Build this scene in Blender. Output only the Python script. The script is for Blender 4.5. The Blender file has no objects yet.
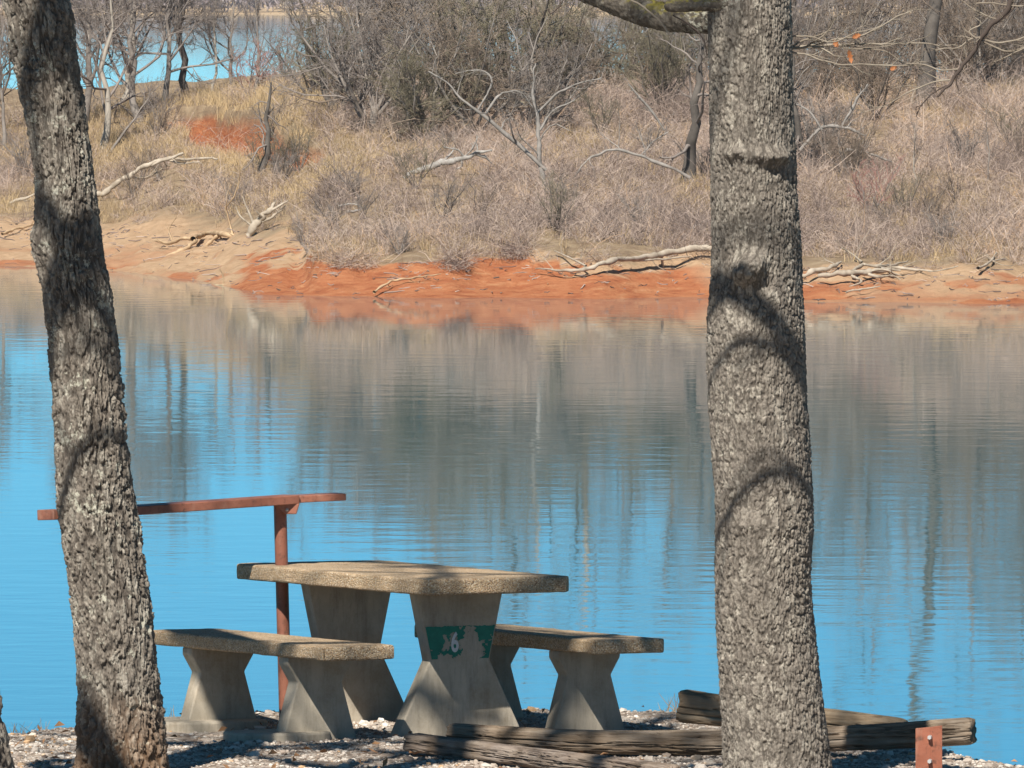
import bpy, bmesh, math, time
import numpy as np
from mathutils import Vector, Matrix
R = math.radians
T0 = time.time()
scene = bpy.context.scene
COL = scene.collection

# ------------------------------------------------------------------ camera numbers
W, H = 1024, 768
FP = 13000.0            # focal length in pixels (long telephoto)
YH = -15.0              # the row the horizon falls on
HC = 10.2               # eye height above the lake
PITCH = math.atan((H / 2 - YH) / FP)

def zat(py, Y):
    """height of the thing seen on row py at distance Y"""
    return HC - Y * np.tan(PITCH + np.arctan((py - H / 2) / FP))
def xat(px, Y, z):
    f = Y * math.cos(PITCH) + (HC - z) * math.sin(PITCH)
    return (px - W / 2) / FP * f
def P(px, py, Y):
    z = zat(py, Y)
    return np.array([xat(px, Y, z), Y, z])
def row_of(Y, z):
    f = Y * math.cos(PITCH) + (HC - z) * math.sin(PITCH)
    d = (HC - z) * math.cos(PITCH) - Y * math.sin(PITCH)
    return H / 2 + FP * d / f

# ------------------------------------------------------------------ noise
def _hash(i, j, k, s=0):
    h = (i.astype(np.int64) * 374761393 + j.astype(np.int64) * 668265263 + k.astype(np.int64) * 2147483647 + s * 1274126177) & 0xffffffff
    h = ((h ^ (h >> 13)) * 1274126177) & 0xffffffff
    h = (h ^ (h >> 16)) * 2246822519 & 0xffffffff
    return ((h ^ (h >> 15)) & 0xffffff) / float(0xffffff)
def vnoise(x, y, z=0.0, s=0):
    x, y, z = np.broadcast_arrays(np.asarray(x, float), np.asarray(y, float), np.asarray(z, float))
    xi, yi, zi = np.floor(x), np.floor(y), np.floor(z)
    fx, fy, fz = x - xi, y - yi, z - zi
    fx, fy, fz = [f * f * (3 - 2 * f) for f in (fx, fy, fz)]
    r = 0
    for a in (0, 1):
        for b in (0, 1):
            for c in (0, 1):
                w = (fx if a else 1 - fx) * (fy if b else 1 - fy) * (fz if c else 1 - fz)
                r = r + w * _hash(xi + a, yi + b, zi + c, s)
    return r
def fbm(x, y, z=0.0, o=4, s=0):
    r, a, f, t = 0, .5, 1, 0
    for k in range(o):
        r = r + a * vnoise(np.asarray(x) * f, np.asarray(y) * f, np.asarray(z) * f, s + k); t += a
        a *= .5; f *= 2.03
    return r / t
def sstep(a, b, x):
    t = np.clip((np.asarray(x, float) - a) / (b - a), 0, 1)
    return t * t * (3 - 2 * t)

# ------------------------------------------------------------------ mesh helpers
def mesh_of(name, co, faces, smooth=True, attrs=None):
    """co (n,3); faces: array (m,k) or list of such arrays"""
    if not isinstance(faces, list): faces = [faces]
    faces = [np.asarray(f, np.int32) for f in faces if len(f)]
    me = bpy.data.meshes.new(name)
    co = np.ascontiguousarray(co, np.float32)
    me.vertices.add(len(co)); me.vertices.foreach_set('co', co.ravel())
    idx = np.concatenate([f.ravel() for f in faces])
    tot = np.concatenate([np.full(len(f), f.shape[1], np.int32) for f in faces])
    st = np.concatenate([[0], np.cumsum(tot)[:-1]]).astype(np.int32)
    me.loops.add(len(idx)); me.loops.foreach_set('vertex_index', idx)
    me.polygons.add(len(tot)); me.polygons.foreach_set('loop_start', st)
    me.polygons.foreach_set('use_smooth', np.full(len(tot), smooth, bool))
    me.update(calc_edges=True)
    for k, v in (attrs or {}).items():
        a = me.attributes.new(k, 'FLOAT', 'POINT'); a.data.foreach_set('value', np.ascontiguousarray(v, np.float32))
    return me
def link(name, me, mat=None, parent=None):
    o = bpy.data.objects.new(name, me); COL.objects.link(o)
    if mat is not None and me is not None and not me.materials: me.materials.append(mat)
    if parent is not None: o.parent = parent
    return o
def obj(name, co, faces, mat, parent=None, smooth=True, attrs=None):
    return link(name, mesh_of(name, co, faces, smooth, attrs), mat, parent)
def tag(o, label=None, cat=None, group=None, kind=None):
    if label: o['label'] = label
    if cat: o['category'] = cat
    if group: o['group'] = group
    if kind: o['kind'] = kind
    return o
def thing(name, label, cat, loc=(0, 0, 0), rz=0, group=None):
    o = bpy.data.objects.new(name, None); COL.objects.link(o)
    o.empty_display_size = .2
    o.location = [float(v) for v in loc]; o.rotation_euler = (0, 0, rz)
    return tag(o, label, cat, group)
def bm_obj(name, bm, mat, parent=None, smooth=False):
    me = bpy.data.meshes.new(name); bmesh.ops.recalc_face_normals(bm, faces=bm.faces)
    bm.to_mesh(me); bm.free()
    if smooth: me.shade_smooth()
    return link(name, me, mat, parent)
def box_bm(x0, x1, y0, y1, z0, z1, bev=0, bm=None, seg=2):
    b = bmesh.new()
    bmesh.ops.create_cube(b, size=1)
    for v in b.verts:
        v.co = Vector((x0 + (v.co.x + .5) * (x1 - x0), y0 + (v.co.y + .5) * (y1 - y0), z0 + (v.co.z + .5) * (z1 - z0)))
    if bev: bmesh.ops.bevel(b, geom=b.edges[:], offset=bev, segments=seg, affect='EDGES', profile=.5)
    if bm is None: return b
    m = bpy.data.meshes.new('t'); b.to_mesh(m); bm.from_mesh(m); bpy.data.meshes.remove(m); b.free()
    return bm
def prism_bm(poly, d0, d1, plane='xz', bev=0, seg=2):
    """polygon extruded along the remaining axis"""
    bm = bmesh.new()
    def pt(a, b, d): return (a, d, b) if plane == 'xz' else (a, b, d)
    lo = [bm.verts.new(pt(a, b, d0)) for a, b in poly]; hi = [bm.verts.new(pt(a, b, d1)) for a, b in poly]
    n = len(poly)
    bm.faces.new(lo[::-1]); bm.faces.new(hi)
    for i in range(n): bm.faces.new((lo[i], lo[(i + 1) % n], hi[(i + 1) % n], hi[i]))
    bmesh.ops.recalc_face_normals(bm, faces=bm.faces)
    if bev: bmesh.ops.bevel(bm, geom=bm.edges[:], offset=bev, segments=seg, affect='EDGES', profile=.5)
    return bm

def tubes(pts, rad, k=5):
    """pts (B,P,3), rad (B,P) -> verts, quads for B tubes"""
    B, Pn, _ = pts.shape
    t = np.gradient(pts, axis=1); t /= np.linalg.norm(t, axis=2, keepdims=True) + 1e-9
    m = pts[:, -1] - pts[:, 0]; m /= np.linalg.norm(m, axis=1, keepdims=True) + 1e-9
    ref = np.where(np.abs(m[:, 2:3]) > .75, np.array([[1., 0, 0]]), np.array([[0, 0, 1.]]))[:, None, :]
    u = np.cross(t, ref); u /= np.linalg.norm(u, axis=2, keepdims=True) + 1e-9
    v = np.cross(t, u)
    a = np.arange(k) / k * 2 * np.pi
    ring = u[:, :, None, :] * np.cos(a)[None, None, :, None] + v[:, :, None, :] * np.sin(a)[None, None, :, None]
    co = pts[:, :, None, :] + ring * rad[:, :, None, None]
    base = (np.arange(B) * Pn * k)[:, None, None] + (np.arange(Pn - 1) * k)[None, :, None]
    j = np.arange(k)[None, None, :]; j2 = (j + 1) % k
    f = np.stack([base + j, base + j2, base + k + j2, base + k + j], -1)
    return co.reshape(-1, 3), f.reshape(-1, 4)
def ribbons(pts, wid, rng):
    B, Pn, _ = pts.shape
    t = pts[:, -1] - pts[:, 0]
    s = np.cross(t, rng.normal(size=(B, 3))); s /= np.linalg.norm(s, axis=1, keepdims=True) + 1e-9
    co = np.stack([pts - s[:, None] * wid[..., None], pts + s[:, None] * wid[..., None]], 2)
    base = (np.arange(B) * Pn * 2)[:, None] + (np.arange(Pn - 1) * 2)[None]
    f = np.stack([base, base + 1, base + 3, base + 2], -1)
    return co.reshape(-1, 3), f.reshape(-1, 4)
def merge(lst):
    cs, fs, o = [], [], 0
    for c, f in lst:
        cs.append(c); fs.append(np.asarray(f) + o); o += len(c)
    return np.concatenate(cs), np.concatenate(fs)
def resample(pts, rad, n):
    """Catmull-Rom resample of a polyline"""
    pts = np.asarray(pts, float); rad = np.asarray(rad, float)
    m = len(pts); q = np.linspace(0, m - 1, n); i = np.clip(q.astype(int), 0, m - 2); f = (q - i)[:, None]
    pp = np.vstack([2 * pts[0] - pts[1], pts, 2 * pts[-1] - pts[-2]])
    a, b, c, d = pp[i], pp[i + 1], pp[i + 2], pp[i + 3]
    out = .5 * (2 * b + (c - a) * f + (2 * a - 5 * b + 4 * c - d) * f ** 2 + (3 * b - a - 3 * c + d) * f ** 3)
    return out, np.interp(q, np.arange(m), rad)

# ------------------------------------------------------------------ materials
def new_mat(name, rough=.85, spec=.25):
    m = bpy.data.materials.new(name); m.use_nodes = True
    nt = m.node_tree; b = nt.nodes['Principled BSDF']
    b.inputs['Roughness'].default_value = rough; b.inputs['Specular IOR Level'].default_value = spec
    return m, nt, b
def nd(nt, typ, ins=None, **kw):
    n = nt.nodes.new(typ)
    for k, v in kw.items(): setattr(n, k, v)
    for k, v in (ins or {}).items():
        s = n.inputs[k]
        if isinstance(v, bpy.types.NodeSocket): nt.links.new(v, s)
        else: s.default_value = v
    return n
def coord(nt, scale=(1, 1, 1), kind='Object'):
    tc = nd(nt, 'ShaderNodeTexCoord')
    mp = nd(nt, 'ShaderNodeMapping', {'Vector': tc.outputs[kind], 'Scale': scale})
    return mp.outputs[0]
def noise(nt, vec, scale, detail=4, rough=.55):
    return nd(nt, 'ShaderNodeTexNoise', {'Vector': vec, 'Scale': scale, 'Detail': detail, 'Roughness': rough}).outputs['Fac']
def voro(nt, vec, scale, feature='F1', rnd=1):
    return nd(nt, 'ShaderNodeTexVoronoi', {'Vector': vec, 'Scale': scale, 'Randomness': rnd}, feature=feature)
def ramp(nt, fac, stops, interp='LINEAR'):
    n = nd(nt, 'ShaderNodeValToRGB', {'Fac': fac}); cr = n.color_ramp; cr.interpolation = interp
    while len(cr.elements) < len(stops): cr.elements.new(.5)
    for e, (p, c) in zip(cr.elements, stops):
        e.position = p; e.color = (*c, 1) if not np.isscalar(c) else (c, c, c, 1)
    return n.outputs['Color']
def mix(nt, fac, a, b, mode='MIX'):
    n = nd(nt, 'ShaderNodeMix', data_type='RGBA', blend_type=mode)
    for i, v in ((0, fac), (6, a), (7, b)):
        s = n.inputs[i]
        if isinstance(v, bpy.types.NodeSocket): nt.links.new(v, s)
        else: s.default_value = (*v, 1) if isinstance(v, tuple) and len(v) == 3 else v
    return n.outputs[2]
def math_(nt, op, a, b=0.0, c=0.0):
    n = nd(nt, 'ShaderNodeMath', operation=op)
    for i, v in enumerate((a, b, c)):
        if isinstance(v, bpy.types.NodeSocket): nt.links.new(v, n.inputs[i])
        else: n.inputs[i].default_value = v
    return n.outputs[0]
def attr(nt, name): return nd(nt, 'ShaderNodeAttribute', attribute_name=name).outputs['Fac']
def bump(nt, b, h, strength=.5, dist=.01):
    n = nd(nt, 'ShaderNodeBump', {'Height': h, 'Strength': strength, 'Distance': dist})
    nt.links.new(n.outputs[0], b.inputs['Normal'])
def setc(nt, b, c): nt.links.new(c, b.inputs['Base Color'])

def bark_mat(name, dark, mid, light, zs=.35, lichen=.62, lich_col=(.52, .51, .42), moss=False, earth=None):
    m, nt, b = new_mat(name, .92, .15)
    v = coord(nt, (1, 1, zs))
    cell = voro(nt, v, 34).outputs['Color']
    sep = nd(nt, 'ShaderNodeSeparateColor', {'Color': cell}).outputs[0]
    c = ramp(nt, sep, [(0, mid), (.55, mid), (1, light)])
    c = mix(nt, ramp(nt, noise(nt, v, 60, 5, .7), [(.38, 0), (.66, 1)]), mix(nt, .62, c, dark), c)
    h = attr(nt, 'bark_plate')
    c = mix(nt, ramp(nt, h, [(.0, 0), (.5, 1)]), mix(nt, .72, c, dark), c)
    lf = noise(nt, coord(nt), 7, 6, .72)
    lf2 = noise(nt, coord(nt), 38, 4, .7)
    lm = ramp(nt, math_(nt, 'ADD', math_(nt, 'MULTIPLY', lf, .6), math_(nt, 'MULTIPLY', lf2, .4)), [(lichen - .02, 0), (lichen + .015, 1)])
    c = mix(nt, math_(nt, 'MULTIPLY', lm, .75), c, lich_col)
    if moss:
        geo = nd(nt, 'ShaderNodeNewGeometry')
        up = nd(nt, 'ShaderNodeSeparateXYZ', {'Vector': geo.outputs['Normal']}).outputs[2]
        k = math_(nt, 'MULTIPLY', ramp(nt, up, [(.15, 0), (.75, 1)]), ramp(nt, noise(nt, coord(nt), 13, 6, .75), [(.44, 0), (.55, .95)]))
        c = mix(nt, k, c, (.26, .22, .05))
    if earth is not None:   # red clay dust splashed on the foot of the trunk
        pz = nd(nt, 'ShaderNodeSeparateXYZ', {'Vector': nd(nt, 'ShaderNodeNewGeometry').outputs['Position']}).outputs[2]
        pz = math_(nt, 'ADD', pz, math_(nt, 'MULTIPLY', lf, -.3))
        k = nd(nt, 'ShaderNodeMapRange', {'Value': pz, 'From Min': earth, 'From Max': earth - .35, 'To Min': 0., 'To Max': .42}).outputs[0]
        c = mix(nt, k, c, (.30, .15, .06))
    setc(nt, b, c)
    bump(nt, b, noise(nt, v, 110, 5, .7), .7, .012)
    return m
def twig_mat(name, stops, use_attr=True, scale=1.3):
    m, nt, b = new_mat(name, .9, .1)
    f = attr(nt, 'tint') if use_attr else noise(nt, coord(nt), scale, 4, .6)
    setc(nt, b, ramp(nt, f, stops))
    return m
M = {}
M['bark_left'] = bark_mat('ridged_bark', (.06, .05, .042), (.27, .235, .195), (.48, .44, .37), .38, .585, earth=6.9)
M['bark_right'] = bark_mat('blocky_bark', (.07, .06, .05), (.29, .255, .215), (.48, .435, .365), .6, .65)
M['bark_limb'] = bark_mat('mossy_bark', (.05, .042, .036), (.15, .13, .105), (.3, .27, .22), .8, .57, moss=True)
M['twig_near'] = twig_mat('grey_twig_bark', [(0, (.1, .085, .07)), (.5, (.22, .19, .16)), (1, (.33, .3, .26))], False, 6)
M['dark_twig'] = twig_mat('dark_branch_bark', [(0, (.04, .032, .028)), (.6, (.09, .07, .06)), (1, (.2, .17, .14))], False, 14)
M['pale_twig'] = twig_mat('pale_twig_bark', [(.3, (.17, .14, .11)), (.7, (.34, .295, .235))], False, 8)
M['tree_grey'] = twig_mat('grey_tree_bark', [(.3, (.15, .13, .115)), (.7, (.33, .295, .26))], False, 1.2)
M['tree_dark'] = twig_mat('dark_tree_bark', [(.3, (.06, .052, .046)), (.7, (.17, .15, .13))], False, 1.4)
M['tree_pale'] = twig_mat('pale_tree_bark', [(.3, (.27, .24, .2)), (.7, (.44, .4, .34))], False, 1.4)
M['crown_grey'] = twig_mat('bare_grey_twigs', [(.3, (.17, .145, .13)), (.7, (.31, .27, .24))], False, .5)
M['crown_brown'] = twig_mat('bare_brown_twigs', [(.3, (.155, .12, .095)), (.7, (.29, .23, .175))], False, .5)
M['crown_olive'] = twig_mat('bare_olive_twigs', [(.3, (.125, .11, .075)), (.7, (.25, .22, .155))], False, .5)
M['crown_red'] = twig_mat('budding_red_twigs', [(.3, (.3, .15, .13)), (.7, (.42, .24, .2))], False, .5)
M['drift'] = twig_mat('bleached_driftwood', [(.3, (.25, .205, .155)), (.7, (.5, .435, .35))], False, 2.5)
M['drift_grey'] = twig_mat('grey_driftwood', [(.3, (.2, .185, .165)), (.7, (.44, .42, .39))], False, 2.5)
M['dead_grey'] = twig_mat('grey_dead_wood', [(.3, (.17, .155, .14)), (.7, (.36, .33, .3))], False, 2.0)
M['drift_tan'] = twig_mat('tan_driftwood', [(.3, (.3, .2, .12)), (.7, (.58, .43, .27))], False, 2.5)
M['brush'] = twig_mat('dry_brush_twigs', [(0, (.11, .085, .075)), (.3, (.25, .195, .17)), (.6, (.4, .315, .265)), (.85, (.5, .4, .33)), (1, (.5, .33, .2))])
M['grass'] = twig_mat('dry_straw', [(0, (.22, .16, .095)), (.4, (.38, .285, .17)), (.8, (.54, .4, .22)), (1, (.62, .46, .24))])
M['far_wood'] = twig_mat('far_bare_wood', [(0, (.16, .13, .13)), (.6, (.26, .22, .22)), (1, (.34, .29, .27))])

def concrete():
    m, nt, b = new_mat('smooth_concrete', .9, .2)
    v = coord(nt)
    c = ramp(nt, noise(nt, v, 4, 6, .65), [(.3, (.36, .315, .245)), (.55, (.5, .44, .345)), (.75, (.6, .535, .43))])
    c = mix(nt, ramp(nt, noise(nt, coord(nt, (1, 1, .14)), 17, 6, .75), [(.47, 0), (.72, .75)]), c, (.21, .18, .14))
    c = mix(nt, ramp(nt, noise(nt, v, 2.3, 6, .7), [(.52, 0), (.66, .5)]), c, (.3, .22, .13))
    c = mix(nt, ramp(nt, noise(nt, v, 95, 3, .6), [(.3, .22), (.6, 0)]), c, (.55, .5, .42))
    setc(nt, b, c); bump(nt, b, noise(nt, v, 120, 5, .7), .35, .004)
    return m
def aggregate():
    m, nt, b = new_mat('exposed_aggregate', .85, .25)
    v = coord(nt)
    vo = voro(nt, v, 165)
    s = nd(nt, 'ShaderNodeSeparateColor', {'Color': vo.outputs['Color']}).outputs
    c = ramp(nt, s[0], [(0, (.19, .115, .06)), (.25, (.4, .25, .125)), (.5, (.54, .375, .21)), (.75, (.62, .46, .285)), (.93, (.72, .62, .46))])
    c = mix(nt, ramp(nt, vo.outputs['Distance'], [(.42, 0), (.72, 1)]), c, (.41, .315, .22))
    c = mix(nt, ramp(nt, noise(nt, v, 5, 5, .6), [(.5, 0), (.75, .5)]), c, (.2, .155, .1))
    setc(nt, b, c)
    bump(nt, b, math_(nt, 'SUBTRACT', 1, vo.outputs['Distance']), .8, .006)
    return m
def rust_paint(name, base, hi):
    m, nt, b = new_mat(name, .5, .4)
    v = coord(nt)
    c = ramp(nt, noise(nt, v, 9, 5, .6), [(.3, base), (.7, hi)])
    c = mix(nt, ramp(nt, noise(nt, v, 30, 6, .75), [(.52, 0), (.66, .85)]), c, (.11, .05, .035))
    c = mix(nt, ramp(nt, noise(nt, coord(nt, (1, 1, .3)), 12, 5, .7), [(.55, 0), (.72, .5)]), c, (.42, .27, .2))
    setc(nt, b, c); bump(nt, b, noise(nt, v, 90, 4), .2, .003)
    return m
def wood(name, a, bcol, c2):
    m, nt, b = new_mat(name, .85, .2)
    v = coord(nt, (1.2, 16, 16))
    f = noise(nt, v, 2.2, 8, .7)
    c = ramp(nt, f, [(.34, a), (.48, bcol), (.64, c2)])
    c = mix(nt, ramp(nt, noise(nt, coord(nt), 5, 5, .6), [(.42, 0), (.68, .7)]), c, (.17, .12, .075))
    setc(nt, b, c); bump(nt, b, f, .8, .012)
    return m
M['concrete'] = concrete(); M['aggregate'] = aggregate()
M['rail_paint'] = rust_paint('red_brown_paint', (.21, .08, .05), (.34, .14, .09))
M['post_paint'] = rust_paint('rusty_red_paint', (.24, .08, .045), (.38, .145, .09))
M['steel'] = new_mat('bolt_steel', .4, .5)[0]; M['steel'].node_tree.nodes['Principled BSDF'].inputs['Base Color'].default_value = (.42, .42, .42, 1)
M['timber'] = wood('weathered_timber', (.12, .085, .06), (.26, .2, .145), (.38, .31, .24))
M['timber_dark'] = wood('dark_weathered_timber', (.11, .085, .07), (.25, .2, .165), (.38, .325, .27))
M['timber_tan'] = wood('tan_weathered_timber', (.16, .11, .07), (.34, .25, .16), (.46, .36, .25))
m_, nt_, b_ = new_mat('green_paint', .6, .3)
setc(nt_, b_, ramp(nt_, noise(nt_, coord(nt_), 26, 5, .7), [(.3, (.015, .16, .115)), (.7, (.03, .25, .175))])); M['green'] = m_
m_, nt_, b_ = new_mat('white_paint', .6, .3)
setc(nt_, b_, ramp(nt_, noise(nt_, coord(nt_), 60, 5, .7), [(.3, (.6, .62, .62)), (.7, (.8, .82, .82))])); M['white'] = m_
m_, nt_, b_ = new_mat('dry_oak_leaf', .7, .2)
setc(nt_, b_, ramp(nt_, noise(nt_, coord(nt_), 30, 3), [(.3, (.36, .13, .05)), (.7, (.58, .26, .12))])); M['leaf'] = m_
m_, nt_, b_ = new_mat('brown_leaf_litter', .8, .2)
setc(nt_, b_, ramp(nt_, noise(nt_, coord(nt_), 9, 3), [(.3, (.16, .09, .05)), (.7, (.4, .22, .11))])); M['litter'] = m_
M['gravel'] = twig_mat('limestone_gravel', [(0, (.2, .155, .125)), (.3, (.35, .29, .24)), (.6, (.5, .44, .38)), (.88, (.72, .68, .61)), (.96, (.5, .33, .19))])
M['gravel'].node_tree.nodes['Principled BSDF'].inputs['Roughness'].default_value = .75

# ------------------------------------------------------------------ light
SUN_AZ, SUN_EL = R(196.5), R(46)      # azimuth clockwise from +Y: behind the camera, a little to its left
S = Vector((math.sin(SUN_AZ) * math.cos(SUN_EL), math.cos(SUN_AZ) * math.cos(SUN_EL), math.sin(SUN_EL)))
sl = bpy.data.lights.new('sun', 'SUN'); sl.energy = 4.6; sl.angle = R(.53); sl.color = (1, .94, .85)
so = bpy.data.objects.new('sun', sl); COL.objects.link(so)
so.rotation_euler = S.to_track_quat('Z', 'Y').to_euler(); so.location = (-10, -40, 60)
wd = bpy.data.worlds.new('World'); scene.world = wd; wd.use_nodes = True
wn = wd.node_tree; bg = wn.nodes['Background']
sky = wn.nodes.new('ShaderNodeTexSky'); sky.sky_type = 'NISHITA'; sky.sun_disc = False
sky.sun_elevation = SUN_EL; sky.sun_rotation = SUN_AZ
sky.air_density = .5; sky.dust_density = 0.0; sky.ozone_density = 10; sky.altitude = 3000
tn = wn.nodes.new('ShaderNodeMix'); tn.data_type = 'RGBA'; tn.blend_type = 'MULTIPLY'; tn.inputs[0].default_value = 1
wn.links.new(sky.outputs[0], tn.inputs[6]); tn.inputs[7].default_value = (.7, 1.13, .86, 1)
wn.links.new(tn.outputs[2], bg.inputs['Color']); bg.inputs['Strength'].default_value = .079

# ------------------------------------------------------------------ camera
cam = bpy.data.cameras.new('camera'); co_ = bpy.data.objects.new('camera', cam); COL.objects.link(co_)
cam.sensor_width = 36; cam.lens = 36 * FP / W; cam.clip_start = .5; cam.clip_end = 30000
co_.location = (0, 0, HC); co_.rotation_euler = (math.pi / 2 - PITCH, 0, 0)
scene.camera = co_
scene.cycles.max_bounces = 6; scene.cycles.diffuse_bounces = 3; scene.cycles.glossy_bounces = 3
scene.view_settings.view_transform = 'Standard'; scene.view_settings.look = 'None'
scene.view_settings.exposure = .66; scene.view_settings.gamma = 1

# ================================================================== THE LAKE
def make_water():
    m, nt, b = new_mat('lake_water', .03, .5)
    pos = nd(nt, 'ShaderNodeNewGeometry').outputs['Position']
    v1 = nd(nt, 'ShaderNodeMapping', {'Vector': pos, 'Scale': (.55, .55, 1)}).outputs[0]
    v2 = nd(nt, 'ShaderNodeMapping', {'Vector': pos, 'Scale': (1.7, 1.3, 1)}).outputs[0]
    big = nd(nt, 'ShaderNodeMapping', {'Vector': pos, 'Scale': (.05, .022, 1)}).outputs[0]
    h = math_(nt, 'ADD', math_(nt, 'MULTIPLY', noise(nt, v1, 1, 2, .5), .75), math_(nt, 'MULTIPLY', noise(nt, v2, 1, 2, .5), .16))
    calm = ramp(nt, noise(nt, big, 1, 3, .6), [(.35, .35), (.65, 1)])
    h = math_(nt, 'MULTIPLY', h, calm)
    n = nd(nt, 'ShaderNodeBump', {'Height': h, 'Strength': 1., 'Distance': .0135})
    b.inputs['Base Color'].default_value = (.012, .14, .17, 1)
    b.inputs['IOR'].default_value = 1.333
    nt.links.new(n.outputs[0], b.inputs['Normal'])
    return m
s = 2500
tag(obj('lake_water', np.array([[-s, 40, 0], [s, 40, 0], [s, 5600, 0], [-s, 5600, 0]]), np.array([[0, 1, 2, 3]]), make_water()), kind='structure')

# ================================================================== THE PENINSULA
_spx = np.array([-700, -200, 0, 120, 200, 235, 262, 330, 450, 580, 700, 800, 1024, 1250, 1800])
_spy = np.array([250, 259, 266, 272, 281, 288, 295, 296.5, 297, 298, 298, 302, 303, 303, 304.])
_sd = HC * FP / (_spy - YH); _sx = (_spx - 512) / FP * _sd
def shore(x): return np.interp(x, _sx, _sd)
def px_of(x, d): return 512 + x * FP / d
_bx = np.array([-900, 0, 120, 262, 292, 312, 420, 500, 700, 770, 1024, 2000])
_bt = np.array([24, 23, 23, 30, 26, 5.0, 4.2, 6, 5.5, 8, 9, 9.])
_bz = np.array([1.3, 1.3, 1.3, 1.5, 1.4, 1.0, .95, 1.4, 1.25, 1.1, 1.05, 1.05])
_cx = np.array([-900, 0, 100, 200, 330, 520, 700, 900, 1024, 2000])
_cz = np.array([5.0, 5.3, 5.6, 6.1, 6.0, 6.2, 6.0, 5.6, 5.7, 5.6])
CUT_X0, CUT_X1 = (172 - 512) / FP * 520, (246 - 512) / FP * 520
def terrain(x, y, detail=True):
    x = np.asarray(x, float); y = np.asarray(y, float)
    sh = shore(x) + (fbm(x * .35, y * 0, 3.1, 3) - .5) * 5 + (fbm(x * 1.3, y * 0, 7.7, 2) - .5) * 1.2
    t = y - sh; px = px_of(x, sh)
    tb = np.interp(px, _bx, _bt); zb = np.interp(px, _bx, _bz); zc = np.interp(px, _cx, _cz)
    tb = tb * (.78 + .44 * fbm(x * .55, y * 0, 15.5, 3))
    u = np.clip(t / tb, 0, 1)
    zb = zb * (.8 + .4 * fbm(x * .45, y * 0, 25.5, 3))
    beach = zb * (np.where(px < 285, .75, .55) * u + np.where(px < 285, .25, .45) * u ** 2.2)
    tl = np.minimum(tb * 1.0, tb)
    hill = (zc - zb) * sstep(-.35, 1, (t - tl) / (112 - tl)) - (zc - zb) * sstep(-.35, 1, 0.)
    hill = hill / (1 - sstep(-.35, 1, 0.))
    z = np.where(t < tb, beach, zb + np.maximum(hill, 0))
    z = np.where(t < 0, np.maximum(t * .12, -1.4), z)
    z = z - (zc + 1.3) * sstep(135, 290, t)
    if detail:
        veg = sstep(0, 6, t - tb)
        z = z + veg * ((fbm(x * .12, y * .06, 1.7, 4) - .5) * 1.1 + (fbm(x * .7, y * .5, 9.2, 3) - .5) * .28)
        z = z + (1 - veg) * sstep(.3, 1.6, t) * ((fbm(x * .9, y * .9, 4.2, 4) - .5) * .22 + (fbm(x * 2.6, y * .7, 14.2, 4) - .5) * .3)
    # the eroded red scarp high on the slope
    sh0 = shore(x)
    wob = (fbm(x * .9, (y - sh0) * .22, 2.2, 4) - .5) * 3.2
    mx = sstep(CUT_X0 - .4, CUT_X0 + .5, x + wob) * (1 - sstep(CUT_X1 - .9, CUT_X1 + .7, x + wob * .8 + .35 * np.clip(t - 78, -10, 4)))
    yc = sh0 + 83 + (fbm(x * .42, y * 0, 5.5, 4) - .5) * 5 - 1.1 * ((x - (CUT_X0 + CUT_X1) / 2) / 1.6) ** 2
    z = z - 1.5 * mx * sstep(48, 78, t) * (1 - sstep(0, 1, (y - yc + .3) / 1.1)) + .3 * mx * sstep(-1, 0, y - yc) * (1 - sstep(0, 9, y - yc))
    return z, t, tb, mx, yc
nx, ny = 330, 620
gx = np.concatenate([np.linspace(-110, -28, 50, endpoint=False), np.linspace(-28, -16, 70, endpoint=False), np.linspace(-16, -9.5, 100, endpoint=False), np.linspace(-9.5, 28, 220), np.linspace(28, 110, 51)[1:]])
gy = np.concatenate([np.linspace(375, 405, 30, endpoint=False), np.linspace(405, 515, 430, endpoint=False), np.linspace(515, 546, 430, endpoint=False), np.linspace(546, 560, 60), np.linspace(560, 760, 90)[1:]])
X, Y = np.meshgrid(gx, gy)
Z, TT, TB, MX, YC = terrain(X, Y)
pxs = px_of(X, shore(X))
clay = (sstep(225, 262, pxs) * (1 - .85 * sstep(600, 720, pxs)) * (1 - sstep(.75, 1.25, TT / TB))) \
    + np.where((pxs > 720) | (pxs < 230), .24, .36) * np.exp(-((TT - 1.0) / 3.2) ** 2) + .25 * (fbm(X * .3, Y * .3, 0, 4) > .52) * (TT < TB)
clay = clay * (1 - .9 * sstep(.5, .95, Z + (fbm(X * .5, Y * .8, 8, 4) - .5) * 1.1 - .35 * ((pxs > 300) & (pxs < 560))))
clay = np.maximum(clay, MX * sstep(-17, -6, Y - YC + 5 * (fbm(X * .6, Y * .2, 3, 3) - .5)) * (1 - sstep(.1, .5, (Y - YC))))
clay = np.maximum(clay, .9 * sstep(.6, .7, fbm(X * .22, Y * .035, 12.3, 4)) * sstep(10, 40, TT) * (1 - sstep(70, 84, TT)) * (pxs < 330))
sand = 1 - sstep(.85, 1.15, TT / TB + (fbm(X * .5, Y * .5, 2, 4) - .5) * .5)
g = np.arange(X.size).reshape(X.shape)
fc = np.stack([g[:-1, :-1], g[:-1, 1:], g[1:, 1:], g[1:, :-1]], -1).reshape(-1, 4)
m_, nt_, b_ = new_mat('peninsula_soil', .95, .1)
v_ = nd(nt_, 'ShaderNodeNewGeometry').outputs['Position']
soil = ramp(nt_, noise(nt_, v_, 1.1, 6, .65), [(.3, (.25, .175, .115)), (.5, (.38, .28, .18)), (.72, (.5, .385, .255))])
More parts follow.
